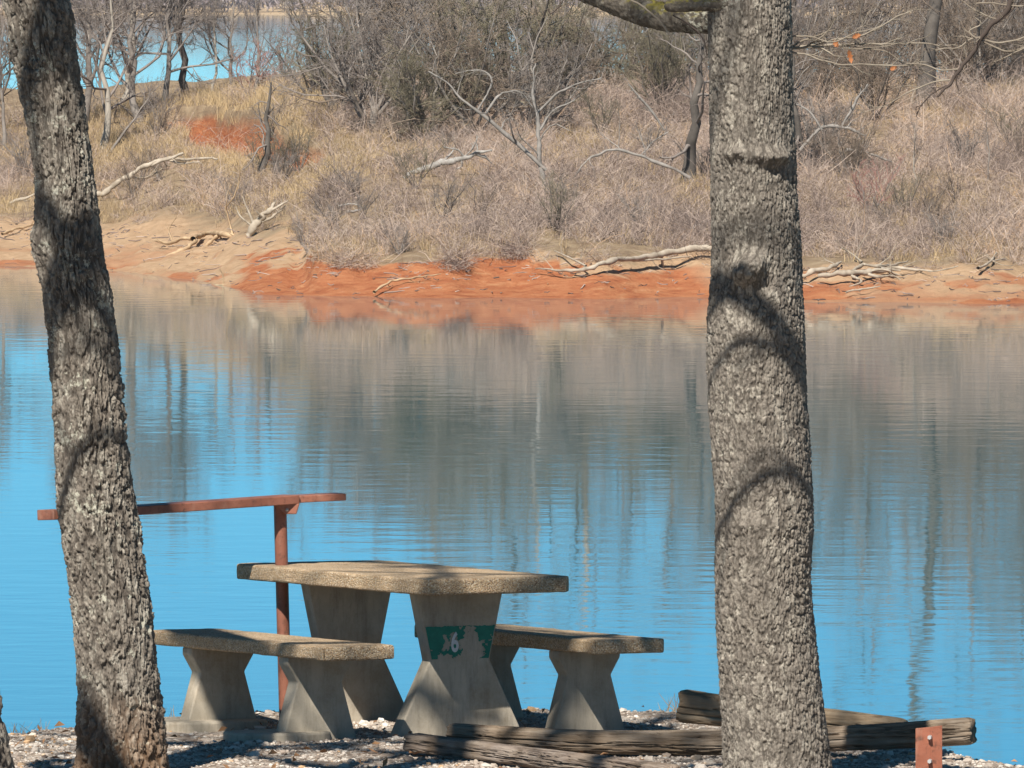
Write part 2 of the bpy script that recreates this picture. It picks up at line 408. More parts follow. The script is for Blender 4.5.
sandc = ramp(nt_, noise(nt_, v_, 1.6, 6, .65), [(.3, (.5, .32, .19)), (.55, (.62, .425, .265)), (.75, (.7, .5, .32))])
clayc = ramp(nt_, noise(nt_, nd(nt_, 'ShaderNodeMapping', {'Vector': v_, 'Scale': (.5, .8, 4)}).outputs[0], 1.6, 7, .72), [(.25, (.24, .085, .042)), (.42, (.46, .16, .072)), (.58, (.56, .235, .11)), (.78, (.66, .39, .21))])
c_ = mix(nt_, attr(nt_, 'sand'), soil, sandc)
v2_ = nd(nt_, 'ShaderNodeMapping', {'Vector': v_, 'Scale': (.25, .25, 5)}).outputs[0]
c_ = mix(nt_, ramp(nt_, math_(nt_, 'ADD', attr(nt_, 'clay'), math_(nt_, 'MULTIPLY', noise(nt_, v_, .8, 5, .6), .5)), [(.4, 0), (.8, 1)]), c_, clayc)
setc(nt_, b_, c_); bump(nt_, b_, noise(nt_, v_, 5.5, 9, .78), 1., .16)
tag(obj('peninsula_terrain', np.stack([X, Y, Z], -1).reshape(-1, 3), fc, m_, attrs={'clay': np.clip(clay, 0, 1).ravel(), 'sand': sand.ravel()}), kind='structure')
print('terrain', time.time() - T0)

_dd = np.linspace(395, 600, 1400)
def ground_at(px, py):
    """the first ground of the peninsula seen at this pixel"""
    z, *_ = terrain(np.array([(px - 512) / FP * d for d in _dd]), _dd)
    rows = row_of(_dd, z)
    k = np.where((rows <= py) & (z > -.02))[0]
    k = k[0] if len(k) else np.argmin(rows)
    d = _dd[k]
    return np.array([(px - 512) / FP * d, d, float(z[k])])
def ground_d(px, d):
    x = (px - 512) / FP * d
    return np.array([x, d, float(terrain(np.array([x]), np.array([d]))[0][0])])

# ------------------------------------------------------------------ growing bare wood
def children(rng, pts, rad, n, f0, f1, ang, lenr, Pn, wig, up, rr, rmin, tip=.35):
    B, Pp, _ = pts.shape
    f = f0 + (f1 - f0) * (np.arange(n)[None] + rng.random((B, n))) / n
    q = f * (Pp - 1); i = np.clip(q.astype(int), 0, Pp - 2); w = (q - i)[..., None]
    b = np.arange(B)[:, None]
    st = pts[b, i] * (1 - w) + pts[b, i + 1] * w
    t = pts[b, i + 1] - pts[b, i]; t /= np.linalg.norm(t, axis=2, keepdims=True) + 1e-9
    r = rad[b, i] * (1 - w[..., 0]) + rad[b, i + 1] * w[..., 0]
    L = np.linalg.norm(np.diff(pts, axis=1), axis=2).sum(1)[:, None]
    v = rng.normal(size=t.shape); v -= (v * t).sum(2, keepdims=True) * t; v /= np.linalg.norm(v, axis=2, keepdims=True) + 1e-9
    a = (ang * (1 + .3 * rng.normal(size=f.shape)))[..., None]
    d = np.cos(a) * t + np.sin(a) * v
    ln = L * lenr * (1.15 - .7 * f) * (.65 + .6 * rng.random(f.shape))
    N = B * n
    st, d, ln, r = st.reshape(N, 3), d.reshape(N, 3), ln.reshape(N), r.reshape(N)
    out = np.zeros((N, Pn, 3)); out[:, 0] = st
    for k in range(1, Pn):
        d = d + wig * rng.normal(size=d.shape); d[:, 2] += up
        d /= np.linalg.norm(d, axis=1, keepdims=True)
        out[:, k] = out[:, k - 1] + d * (ln / (Pn - 1))[:, None]
    r0 = np.maximum(r * rr, rmin)
    ro = r0[:, None] * np.linspace(1, tip, Pn)[None]
    return out, np.maximum(ro, rmin * .6)
def stem(rng, h, r0, r1, lean=(0, 0), wig=.03, n=9, top=None):
    z = np.linspace(0, 1, n)
    p = np.zeros((n, 3)); p[:, 2] = z * h
    p[:, 0] = lean[0] * z * h; p[:, 1] = lean[1] * z * h
    wv = np.cumsum(rng.normal(size=(n, 2)) * wig * h / n * 3, 0); wv -= wv[0]
    p[:, :2] += wv
    r = r0 + (r1 - r0) * z ** .8
    r[0] *= 1.3
    return p[None], r[None]
def grow(seed, stems, spec):
    """stems: list of (pts,rad); spec: list of child levels -> [level arrays]"""
    rng = np.random.default_rng(seed)
    lv = [stems]
    cur = stems
    for s in spec:
        nxt = [children(rng, p, r, **s) for p, r in cur]
        nxt = [(np.concatenate([a for a, _ in nxt]), np.concatenate([b for _, b in nxt]))]
        lv.append(nxt); cur = nxt
    return lv
def tubes_of(level, k): return merge([tubes(p, r, k) for p, r in level])

def proto(name, seed, kind):
    rng = np.random.default_rng(seed)
    if kind == 'tall':
        st = [stem(rng, 12.5, .24, .04, (rng.normal() * .04, rng.normal() * .04), .05)]
        sp = [dict(n=15, f0=.22, f1=.97, ang=.95, lenr=.5, Pn=7, wig=.16, up=.1, rr=.5, rmin=.02),
              dict(n=7, f0=.2, f1=1, ang=.75, lenr=.5, Pn=5, wig=.2, up=.06, rr=.55, rmin=.012),
              dict(n=5, f0=.15, f1=1, ang=.7, lenr=.5, Pn=4, wig=.22, up=.03, rr=.6, rmin=.008),
              dict(n=3, f0=.2, f1=1, ang=.7, lenr=.55, Pn=3, wig=.2, up=.02, rr=.6, rmin=.006)]
    elif kind == 'small':
        st = [stem(rng, 5.6, .15, .03, (rng.normal() * .06, rng.normal() * .05), .08)]
        sp = [dict(n=11, f0=.16, f1=.97, ang=.85, lenr=.62, Pn=7, wig=.2, up=.1, rr=.55, rmin=.016),
              dict(n=7, f0=.2, f1=1, ang=.75, lenr=.52, Pn=5, wig=.22, up=.05, rr=.55, rmin=.01),
              dict(n=7, f0=.15, f1=1, ang=.7, lenr=.55, Pn=4, wig=.22, up=.03, rr=.6, rmin=.0085),
              dict(n=6, f0=.15, f1=1, ang=.7, lenr=.6, Pn=3, wig=.2, up=.0, rr=.7, rmin=.007)]
    elif kind == 'slender':
        st = [stem(rng, 4.2, .08, .015, (rng.normal() * .05, 0), .05)]
        sp = [dict(n=12, f0=.3, f1=.98, ang=.6, lenr=.42, Pn=6, wig=.12, up=.12, rr=.5, rmin=.01),
              dict(n=6, f0=.2, f1=1, ang=.6, lenr=.5, Pn=4, wig=.16, up=.06, rr=.6, rmin=.007),
              dict(n=5, f0=.2, f1=1, ang=.6, lenr=.5, Pn=3, wig=.16, up=.03, rr=.6, rmin=.0055)]
    elif kind == 'snag':
        st = [stem(rng, 4.4, .2, .05, (rng.normal() * .04, 0), .07)]
        sp = [dict(n=9, f0=.22, f1=.95, ang=1.05, lenr=.42, Pn=7, wig=.28, up=.02, rr=.42, rmin=.016),
              dict(n=4, f0=.3, f1=1, ang=.8, lenr=.5, Pn=5, wig=.26, up=.04, rr=.55, rmin=.009),
              dict(n=3, f0=.3, f1=1, ang=.8, lenr=.5, Pn=4, wig=.22, up=.02, rr=.6, rmin=.006)]
    elif kind == 'bush':   # wide many-stemmed thicket bush
        st = []
        for i in range(9):
            a = rng.random() * 6.28; l = .25 + .55 * rng.random()
            st.append(stem(rng, 3.4 * (.75 + .4 * rng.random()), .075, .015, (math.cos(a) * l, math.sin(a) * l), .11, 7))
        sp = [dict(n=8, f0=.12, f1=1, ang=.8, lenr=.5, Pn=6, wig=.24, up=.04, rr=.5, rmin=.011),
              dict(n=6, f0=.15, f1=1, ang=.8, lenr=.52, Pn=4, wig=.26, up=.02, rr=.6, rmin=.008),
              dict(n=8, f0=.1, f1=1, ang=.75, lenr=.55, Pn=3, wig=.25, up=.0, rr=.65, rmin=.007)]
    elif kind == 'shrub':  # smaller
        st = []
        for i in range(7):
            a = rng.random() * 6.28; l = .2 + .5 * rng.random()
            st.append(stem(rng, 1.7 * (.7 + .5 * rng.random()), .03, .009, (math.cos(a) * l, math.sin(a) * l), .09, 6))
        sp = [dict(n=6, f0=.15, f1=1, ang=.65, lenr=.5, Pn=5, wig=.2, up=.06, rr=.6, rmin=.008),
              dict(n=6, f0=.15, f1=1, ang=.65, lenr=.5, Pn=3, wig=.2, up=.03, rr=.65, rmin=.0055),
              dict(n=3, f0=.2, f1=1, ang=.65, lenr=.5, Pn=3, wig=.2, up=.02, rr=.65, rmin=.005)]
    lv = grow(seed + 1, st, sp)
    tk = tubes_of(lv[0], 8)
    parts = []
    for i, l in enumerate(lv[1:]):
        parts.append(tubes_of(l, 5 if i == 0 else (4 if i == 1 else 3)))
    cr = merge(parts)
    return mesh_of(name + '_trunk', *tk), mesh_of(name + '_crown', *cr)
PROTO = {}
for kind, n in (('tall', 4), ('small', 3), ('slender', 2), ('snag', 3), ('bush', 4), ('shrub', 3)):
    for i in range(n): PROTO[kind, i] = proto(kind, 100 * len(PROTO) + 7, kind)
_mcache = {}
def mesh_mat(me, mat):
    k = (me.name, mat.name)
    if k not in _mcache:
        c = me.copy(); c.materials.append(mat); _mcache[k] = c
    return _mcache[k]
def plant(name, label, cat, key, loc, scale, rz, tmat, cmat, group=None, lean=(0, 0), trunk_name='trunk', zs=1.0):
    t = thing(name, label, cat, (loc[0], loc[1], loc[2] - .05), rz, group)
    t.scale = (scale, scale, scale * zs)
    t.rotation_euler = (lean[0], lean[1], rz)
    a, b = PROTO[key]
    link(trunk_name, mesh_mat(a, M[tmat]), None, t)
    link('crown', mesh_mat(b, M[cmat]), None, t)
    return t
print('protos', time.time() - T0)

# ------------------------------------------------------------------ trees of the peninsula, each one at its own spot
TREES = [  # name, label, cat, proto, (px, py | None, d | None), scale, rz, trunk mat, crown mat
 ('bare_tree', 'pale grey bare tree with a wide crown right of the left oak trunk', ('small', 0), (103, 150, None), 1.18, .3, 'tree_pale', 'crown_grey'),
 ('leaning_tree', 'thin dark tree leaning right from the foot of the pale bare tree', ('slender', 0), (108, 156, None), .9, 1.1, 'tree_grey', 'crown_grey'),
 ('bare_tree', 'dark trunked bare tree on the grassy crest against the far lake', ('small', 1), (189, None, 553), 1.0, 2.2, 'tree_dark', 'crown_grey'),
 ('bare_tree', 'slender pale tree just right of the dark one on the grassy crest', ('slender', 1), (213, None, 552), .82, .4, 'tree_pale', 'crown_grey'),
 ('dead_tree', 'stubby dark dead tree standing beside the red clay scarp', ('snag', 0), (263, 177, None), .82, 1.0, 'tree_dark', 'crown_grey'),
 ('dead_tree', 'tall thin dead tree with a crooked top beside the red budding shrub', ('slender', 0), (256, None, 546), 1.05, 2.6, 'tree_grey', 'crown_grey'),
 ('bare_tree', 'bare grey tree far behind the pale tree with lake showing through it', ('small', 2), (140, None, 545), .98, .9, 'tree_grey', 'crown_grey'),
 ('bare_tree', 'small bare tree left of the left oak trunk', ('slender', 1), (4, 150, None), 1.25, 1.9, 'tree_grey', 'crown_grey'),
 ('bare_tree', 'bare tree at the extreme left of the photo cut by its edge', ('small', 2), (-18, 140, None), 1.0, 4.0, 'tree_grey', 'crown_brown'),
 ('dead_tree', 'dark dead tree with arching bare limbs between the thicket and the right oak', ('snag', 1), (688, 182, None), 1.3, .2, 'tree_dark', 'crown_grey'),
 ('bare_tree', 'tall straight grey trunk in the gap of lake under the mossy limb', ('tall', 0), (588, None, 556), 1.05, .6, 'tree_pale', 'crown_brown'),
 ('bare_tree', 'tall dark bare tree rising behind the middle of the thicket', ('tall', 1), (505, None, 552), 1.0, 1.6, 'tree_dark', 'crown_brown'),
 ('bare_tree', 'tall bare tree behind the left half of the thicket', ('tall', 2), (440, None, 556), .82, 2.6, 'tree_grey', 'crown_grey'),
 ('bare_tree', 'bare tree with thin trunk left of the broken stub of the right oak', ('tall', 3), (655, None, 560), .92, 3.4, 'tree_grey', 'crown_grey'),
 ('bare_tree', 'thick trunked tree with dark fork beyond the golden grass', ('tall', 1), (925, 107, None), 1.45, 4.4, 'tree_dark', 'crown_brown'),
 ('dead_tree', 'low dark dead tree with spreading arms right behind the right oak trunk', ('snag', 2), (806, 176, None), .98, 5.1, 'tree_dark', 'crown_grey'),
 ('bare_tree', 'second thinner trunk right of the thick forked tree', ('slender', 0), (950, None, 536), 1.6, .8, 'tree_grey', 'crown_brown'),
 ('sapling', 'white stemmed sapling in the brush below the thick forked tree', ('slender', 1), (916, 186, None), .52, 3.0, 'tree_pale', 'crown_grey'),
 ('sapling', 'grey sapling in the brush at right under the golden grass', ('slender', 0), (988, 180, None), .5, 1.0, 'tree_grey', 'crown_grey'),
 ('sapling', 'thin sapling in the slope brush between the two dead trees', ('slender', 1), (618, 165, None), .5, 5.0, 'tree_grey', 'crown_brown'),
 ('bare_tree', 'grey bare tree left of the pale tree half hidden by the left oak', ('small', 1), (84, None, 546), 1.05, 3.3, 'tree_grey', 'crown_grey'),
 ('bare_tree', 'grey bare tree between the pale tree and the dark trunked tree on the crest', ('small', 0), (165, None, 551), .85, 5.2, 'tree_grey', 'crown_grey'),
 ('bare_tree', 'small grey tree on the crest between the slender pale tree and the red buds', ('small', 2), (236, None, 553), .62, 1.2, 'tree_grey', 'crown_grey'),
 ('bare_tree', 'misty grey tree behind the wide crown of the pale tree', ('small', 1), (120, None, 556), 1.0, 4.7, 'tree_pale', 'crown_grey'),
]
for nm, lab, key, (px, py, d), sc, rz, tm, cm in TREES:
    p = ground_at(px, py) if d is None else ground_d(px, d)
    lean = (0, 0)
    if nm == 'bare_tree' and px < 250 and d is not None: sc *= 1.22
    if nm == 'leaning_tree': lean = (0, .62); rz = 0
    plant(nm, lab, 'sapling' if nm == 'sapling' else 'tree', key, p, sc, rz, tm, cm, lean=lean)
FOREST = [(725, 565, .9, 0), (800, 575, .9, 3), (850, 562, .95, 1), (968, 560, 1.0, 0), (1022, 566, 1.05, 2), (548, 580, .9, 3), (475, 578, .8, 1), (985, 590, 1.0, 2)]
for i, (px, d, sc, k) in enumerate(FOREST):
    plant('forest_tree', 'bare winter tree in the wood along the crest beyond the brush', 'tree', ('tall', k), ground_d(px, d), sc, i * 1.37,
          ('tree_grey', 'tree_dark', 'tree_pale')[i % 3], ('crown_grey', 'crown_brown')[i % 2], 'bare trees of the wood on the crest')
for i, (px, d, sc) in enumerate([(700, 548, 1.2), (745, 551, 1.4), (815, 550, 1.5), (858, 546, 1.3), (962, 549, 1.5), (990, 543, 1.3), (1018, 547, 1.5), (640, 552, 1.2)]):
    plant('forest_tree', 'low branched bare tree at the front of the wood on the crest', 'tree', ('small', i % 3), ground_d(px, d), sc, i * 1.9,
          ('tree_grey', 'tree_dark')[i % 2], ('crown_brown', 'crown_grey')[i % 2], 'low branched trees of the wood on the crest')
# big many-stemmed bushes of the thicket
BUSH = [(335, 112, 1.3, 0, 'olive grey bush at the left end of the big thicket'),
        (372, 132, 1.35, 1, 'broad olive bush with dark spreading stems in the big thicket'),
        (398, 116, 1.6, 2, 'tall grey bush behind the broad olive one'),
        (424, 146, 1.15, 3, 'low bush at the foot of the thicket above the grey fallen log'),
        (450, 120, 1.65, 0, 'tall brown bush in the middle of the thicket'),
        (474, 142, 1.25, 1, 'dark bush behind the leaning dead trunk'),
        (508, 122, 1.55, 2, 'tall bush right of the middle of the thicket'),
        (530, 138, 1.15, 3, 'grey bush just above the fork of the leaning dead tree'),
        (566, 112, 1.1, 1, 'low bush around the foot of the tall straight grey trunk'),
        (610, 98, 1.0, 2, 'bush at the right end of the thicket'),
        (312, 98, .9, 3, 'small pale bush left of the thicket against the lake'),
        (848, 182, .62, 0, 'dark low bush right of the spreading dead tree'),
        (655, 118, 1.0, 1, 'bush between the thicket and the dark dead tree'),
        (812, 172, .8, 3, 'low bush tangled in the spreading dead tree behind the right oak'),
        (878, 120, .7, 1, 'brown bush left of the thick forked trunk')]
UNDER = [(640, 96, 1.0), (680, 100, 1.1), (722, 96, 1.1), (768, 98, 1.2), (800, 104, 1.15), (832, 100, 1.1), (862, 104, 1.05), (890, 97, .9), (958, 96, 1.0), (980, 99, 1.15),
         (1004, 96, 1.15), (1032, 97, 1.1), (815, 118, .9), (855, 92, 1.2), (912, 88, 1.2), (965, 92, 1.3), (1015, 92, 1.3), (775, 122, .95), (585, 92, .95), (545, 96, 1.1)]
for i, (px, py, sc) in enumerate(UNDER):
    plant('undergrowth_bush', 'leafless brown bush of the undergrowth at the edge of the wood on the crest', 'bush', ('bush', (i * 3 + 1) % 4), ground_at(px, py), sc, i * 2.3,
          'tree_grey', ('crown_brown', 'crown_grey', 'crown_brown')[i % 3], 'undergrowth bushes of the wood', trunk_name='stems', zs=.85 + .15 * (i % 3))
for i, (px, py, sc, k, lab) in enumerate(BUSH):
    plant('thicket_bush', lab, 'bush', ('bush', k), ground_at(px, py), sc, i * 2.1, ('tree_dark', 'tree_grey')[i % 2],
          ('crown_olive', 'crown_grey', 'crown_brown')[i % 3], 'bare bushes of the thicket', trunk_name='stems')
SHR = [(250, 538, 1.35, 0, 'crown_red', 'shrub with reddish buds on the crest right of the scarp'),
       (285, 541, 1.1, 1, 'crown_grey', 'grey shrub on the crest between red buds and thicket'),
       (160, 540, .95, 2, 'crown_grey', 'grey shrub on the crest left of the dark trunked tree'),
       (133, 500, .8, 0, 'crown_brown', 'small dark shrub on the slope left of the red scarp'),
       (160, 506, .7, 1, 'crown_brown', 'small brown shrub beside the left rim of the red scarp'),
       (60, 520, 1.1, 2, 'crown_grey', 'shrub hidden behind the left oak trunk on the crest'),
       (25, 515, 1.0, 0, 'crown_grey', 'grey shrub left of the left oak on the far slope'),
       (945, 434, .8, 1, 'crown_grey', 'dark twiggy shrub at the top of the right beach'),
       (870, 452, .95, 2, 'crown_red', 'reddish shrub in the brush right of the right oak'),
       (308, 444, .75, 0, 'crown_grey', 'grey shrub overhanging the red bank at its left corner'),
       (400, 432, .55, 2, 'crown_grey', 'grey shrub hanging over the red bank behind the stick in the water'),
       (640, 440, .8, 1, 'crown_grey', 'grey shrub above the long pale log'),
       (300, 492, 1.0, 1, 'crown_olive', 'olive shrub on the slope right of the dead tree'),
       (235, 478, .7, 2, 'crown_grey', 'purple grey shrub on the slope above the beach driftwood'),
       (965, 470, .95, 0, 'crown_grey', 'grey shrub in the right hand brush halfway up the slope')]
for i, (px, d, sc, k, cm, lab) in enumerate(SHR):
    plant('shrub', lab, 'shrub', ('shrub', k), ground_d(px, d), sc, i * 1.7, 'tree_grey', cm, 'bare shrubs on the far slope', trunk_name='stems')

rngs = np.random.default_rng(321)
for i in range(34):
    px = (rngs.uniform(280, 1030) if i % 4 else rngs.choice([rngs.uniform(100, 165), rngs.uniform(255, 285)])); py = rngs.uniform(135, 235) if i % 4 else rngs.uniform(130, 205)
    plant('shrub', 'low grey bare shrub standing out of the brush on the far slope', 'shrub', ('shrub', i % 3), ground_at(px, py), rngs.uniform(.55, .95), i * 1.1,
          'tree_dark', ('crown_grey', 'crown_brown', 'crown_olive')[i % 3], 'low shrubs in the slope brush', trunk_name='stems')
# the dead tree with the long trunk leaning left, drawn limb by limb
def limb_set(name, label, cat, base_d, limbs, mat, twigs=0, seed=1, group=None, part='branch', main='trunk', twig_len=.35, depth=.6, lie=False, reach=5):
    """limbs: list of [(px,py,r_px), ...]; the first is the main stem"""
    rng = np.random.default_rng(seed)
    b0 = limbs[0][0]
    org = P(b0[0], b0[1], base_d)
    t = thing(name, label, cat, org)
    if group: t['group'] = group
    pl = []
    for li, l in enumerate(limbs):
        drift = rng.uniform(-depth, depth)
        n = len(l)
        if lie:
            ds = np.array([np.clip(ground_at(a, b + r)[1], base_d - 1.5, base_d + reach) for a, b, r in l])
            ds = ds - (2.2 if reach > 6 else .9)
        else: ds = base_d + (drift * np.arange(n) / max(1, n - 1) if li else np.zeros(n))
        pts = np.array([P(a, b, dq) for (a, b, r), dq in zip(l, ds)])
        rad = np.array([r * .7 * base_d / FP for _, _, r in l])
        p, r = resample(pts - org, rad, max(14, 9 * n))
        q = p[:, 0] + p[:, 2] + .3 * p[:, 1]
        jit = np.stack([fbm(q * 2.2 + k * 9.1 + li, q * 0, 0, 4, seed) for k in range(3)], -1) - .5
        p = p + jit * min(.2, 2.2 * r.max()) * np.minimum(1, np.arange(len(p)) / 4)[:, None]
        r = r * (1 + .9 * (fbm(q * 6, q * 0, li, 3, seed + 3) - .5))
        pl.append((p[None], r[None]))
    for i, (p, r) in enumerate(pl):
        ms = [tubes(p, r, 8 if i else 12)]
        if twigs:
            a = children(rng, p, r, n=twigs, f0=.25, f1=1, ang=.9, lenr=twig_len, Pn=6, wig=.25, up=.04, rr=.45, rmin=.009)
            b = children(rng, a[0], a[1], n=4, f0=.3, f1=1, ang=.7, lenr=.55, Pn=4, wig=.25, up=.02, rr=.6, rmin=.006)
            ms += [tubes(*a, 4), tubes(*b, 3)]
        obj(part if i else main, *merge(ms), M[mat], t)
    return t
d = ground_at(546, 196)[1]
limb_set('dead_tree', 'grey dead tree with one trunk upright and one leaning far left', 'tree', d,
         [[(547, 200, 4), (541, 165, 3.4), (537, 120, 2.6), (533, 100, 2), (536, 62, 1)],
          [(546, 170, 3), (528, 152, 3.6), (510, 136, 3.2), (488, 118, 2.6), (462, 100, 1.9), (448, 84, 1.5), (428, 72, 1)],
          [(484, 116, 2), (500, 95, 1.6), (520, 92, 1.2), (533, 108, .8)],
          [(478, 110, 1.6), (492, 82, 1.4), (480, 70, 1), (455, 74, .7)],
          [(538, 112, 1.8), (560, 92, 1.6), (585, 82, 1.1), (602, 78, .8)],
          [(540, 130, 1.5), (552, 112, 1.2), (575, 100, .9)]], 'dead_grey', 7, 3)
d = ground_at(688, 182)[1]
limb_set('fallen_branch', 'long grey fallen branch arching through brush left of the dark dead tree', 'branch', d - 3,
         [[(690, 178, 2.2), (668, 166, 2.4), (640, 156, 2.2), (612, 150, 1.8), (588, 160, 1.4), (575, 178, 1)],
          [(640, 156, 1.2), (655, 140, 1.0), (668, 132, .8)], [(664, 130, 1.4), (652, 112, 1.8), (638, 96, 1.5), (628, 84, .9)]], 'dead_grey', 5, 8)
d = ground_at(820, 176)[1]
limb_set('fallen_branch', 'grey curved fallen branch right of the right oak in the brush', 'branch', d,
         [[(800, 150, 2), (822, 128, 2.6), (846, 128, 2), (866, 136, 1.4)], [(842, 126, 2), (856, 100, 1.8), (868, 84, 1)],
          [(822, 130, 1.5), (810, 112, 1.2), (796, 104, .9)], [(846, 150, 2.4), (866, 152, 2), (892, 162, 1.2)]], 'dead_grey', 5, 9)

# driftwood: fallen bleached wood on the far shore
CLEAR = []
def drift(label, limbs, mat, seed, sink=0, twigs=2, name='driftwood_log', cat='driftwood', dpy=0, lie=True, reach=5):
    b = limbs[0]
    lo = max(limbs[0], key=lambda q: q[1])
    g_ = ground_at(lo[0], lo[1] + lo[2] * .6 + dpy)
    xs_ = [q[0] for l in limbs for q in l]
    CLEAR.append((min(xs_) - 6, max(xs_) + 6, g_[1] - (7 if lie else 4), g_[1] + (reach + .5 if lie else .8), lie))
    return limb_set(name, label, cat, g_[1], limbs, mat, twigs, seed, depth=.5, main='stem', lie=lie, reach=reach)
drift('long pale curved log lying on the red bank left of the right oak', [[(716, 249, 5.5), (690, 250, 5), (650, 256, 4.6), (610, 262, 3.6), (582, 269, 2.8), (556, 270, 1.6), (534, 269, .8)],
      [(586, 266, 1.8), (572, 259, 1.8), (555, 251, 1)], [(628, 260, 2), (655, 260, 1.8), (690, 257, 1)]], 'drift', 21)
drift('crooked tan stick with one end in the water below the red bank', [[(374, 292, 2), (384, 286, 1.8), (396, 280, 1.6), (415, 278, 1.2), (441, 274, .7)]], 'drift_tan', 22, name='driftwood_stick')
drift('forked tan driftwood limb sprawled on the left sandy beach', [[(302, 214, 3.2), (280, 218, 4.1), (258, 228, 4.3), (240, 236, 4.3), (222, 233, 4.3), (205, 232, 3.8), (192, 240, 3.2)],
      [(196, 238, 2.9), (180, 240, 2.6), (168, 244, 2.2), (154, 241, 1.4)], [(196, 240, 2.9), (184, 250, 2.9), (158, 258, 1.7)], [(245, 233, 3.2), (236, 240, 2.3), (228, 247, 1.2)],
      [(218, 236, 2.9), (200, 248, 2.6), (185, 252, 1.4)]], 'drift_tan', 23, reach=17)
drift('bleached upturned root fan behind the forked limb on the left beach', [[(248, 236, 4.5), (258, 222, 5), (268, 212, 4), (276, 202, 2)],
      [(262, 214, 2.5), (276, 208, 2), (288, 200, 1)], [(254, 224, 2), (247, 208, 1.4), (243, 196, .8)], [(252, 226, 1.6), (240, 216, 1.2), (236, 206, .7)], [(262, 222, 2), (280, 212, 1.6), (286, 205, 1)]], 'drift', 24, lie=False, name='driftwood_root')
drift('long white fallen trunk on the left slope above the beach', [[(88, 198, 4), (104, 191, 4), (122, 180, 3.6), (146, 166, 3), (166, 160, 2.6), (190, 160, 2), (218, 159, 1.2)],
      [(150, 166, 2), (172, 158, 2.6), (184, 154, 1.6)], [(168, 160, 1.5), (182, 164, 1.5), (200, 162, 1)]], 'drift', 25, lie=False)
drift('weathered grey log with broken stubs in the middle of the slope brush', [[(404, 178, 3), (424, 168, 4), (446, 162, 4.4), (466, 156, 3.4), (492, 150, 1.4)],
      [(464, 157, 1.8), (458, 150, 1.2), (444, 146, .7)], [(466, 156, 1.6), (472, 149, 1.2), (476, 142, .7)], [(462, 158, 2), (462, 166, 1.8), (456, 170, 1)], [(474, 154, 2), (486, 158, 1.4), (492, 164, .8)]], 'drift_grey', 26, lie=False)
drift('tangled driftwood roots on the right beach beside the right oak', [[(800, 276, 3), (815, 272, 4), (832, 267, 3.2), (840, 262, 1.4)], [(818, 276, 3), (842, 274, 4.4), (866, 272, 4.4), (888, 269, 3), (902, 271, 1.6)],
      [(852, 272, 3), (862, 264, 2.6), (880, 266, 2.4), (908, 262, 1.4)], [(862, 272, 2.4), (876, 276, 2.4), (894, 276, 1.2)], [(880, 268, 2), (898, 268, 2.2), (930, 271, 1.4), (958, 266, .8)],
      [(862, 262, 1.4), (852, 254, 1.2), (842, 248, .8)], [(852, 276, 2), (862, 282, 1.8), (848, 286, 1)]], 'drift', 27, name='driftwood_root')
drift('thin grey stick standing out of the brush on the right beach', [[(978, 268, 2), (990, 262, 1.8), (996, 252, 1)], [(990, 262, 1), (1004, 258, .8)]], 'drift', 28, name='driftwood_stick')
drift('pale stick at the waterline below the tangled roots', [[(846, 292, 1.6), (862, 289, 1.4), (880, 287, .8)]], 'drift', 29, name='driftwood_stick')
drift('small dark log at the waterline of the left beach', [[(214, 286, 2), (226, 286, 2.2), (246, 283, 1)]], 'drift_tan', 30, name='driftwood_stick')
drift('tan stick on the beach at the extreme left', [[(2, 234, 1.8), (16, 229, 1.8), (36, 224, 1.2)]], 'drift_tan', 31, name='driftwood_stick')
drift('short white log on the slope left of the left oak', [[(10, 203, 1.8), (22, 199, 2.2), (38, 194, 1.6)]], 'drift', 32, lie=False, name='driftwood_log')
drift('grey branch lying half buried above the red bank', [[(346, 212, 1.6), (362, 208, 1.6), (352, 203, 1.2), (338, 206, .8)]], 'drift_grey', 33, lie=False, name='driftwood_stick')
# a white stone in the brush
g_ = ground_at(697, 232)
rng = np.random.default_rng(5)
bm = bmesh.new(); bmesh.ops.create_icosphere(bm, subdivisions=3, radius=.24)
for v in bm.verts:
    v.co *= 1 + .35 * (float(vnoise(v.co.x * 7, v.co.y * 7, v.co.z * 7)) - .5); v.co.z *= .75; v.co.x *= 1.15
o = bm_obj('white_stone', bm, M['white'], smooth=True); o.location = P(697, 229, g_[1] - 1.2)
tag(o, 'pale white stone in the brush left of the right oak trunk', 'stone')
print('trees', time.time() - T0)

# ------------------------------------------------------------------ brush and grass of the far slope (nobody could count it)
def cleared(rng, x, d, t, tb):
    q = 512 + x * FP / d; out = np.zeros(len(x), bool)
    for a, b_, d0, d1, lie in CLEAR:
        out |= (q > a) & (q < b_) & (d > d0) & (d < d1) & (rng.random(len(x)) < (.95 if lie else .75)) & ((t < tb + 5) | (not lie))
    return out
def veg_points(rng, n, tmax=122, tmin=-.3):
    d = 405 + (555 - 405) * rng.random(n) ** .9
    x = (rng.random(n) * 1.34 - .67) * W / FP * d
    z, t, tb, mx, yc = terrain(x, d)
    pxx = px_of(x, d)
    ok = (t > tb + tmin) & (t < tmax) & ~((mx > .35) & (d > yc - 15) & (d < yc + .6) & (rng.random(n) < .985))
    ok &= ~cleared(rng, x, d, t, tb)
    return x[ok], d[ok], z[ok], t[ok], tb[ok], pxx[ok]
def fringe(rng, n):
    px = rng.uniform(285, 760, n); x0 = (px - 512) / FP * 428
    d = shore(x0) + rng.uniform(-1, 11, n)
    x = (px - 512) / FP * d
    z, t, tb, mx, yc = terrain(x, d)
    ok = (np.abs(t - tb + .15) < .75) & (t > .8) & (fbm(x * .8, x * 0, 44, 3) > .4)
    ok &= ~cleared(rng, x, d, t, tb)
    return x[ok], d[ok], z[ok], t[ok], tb[ok], px_of(x, d)[ok]
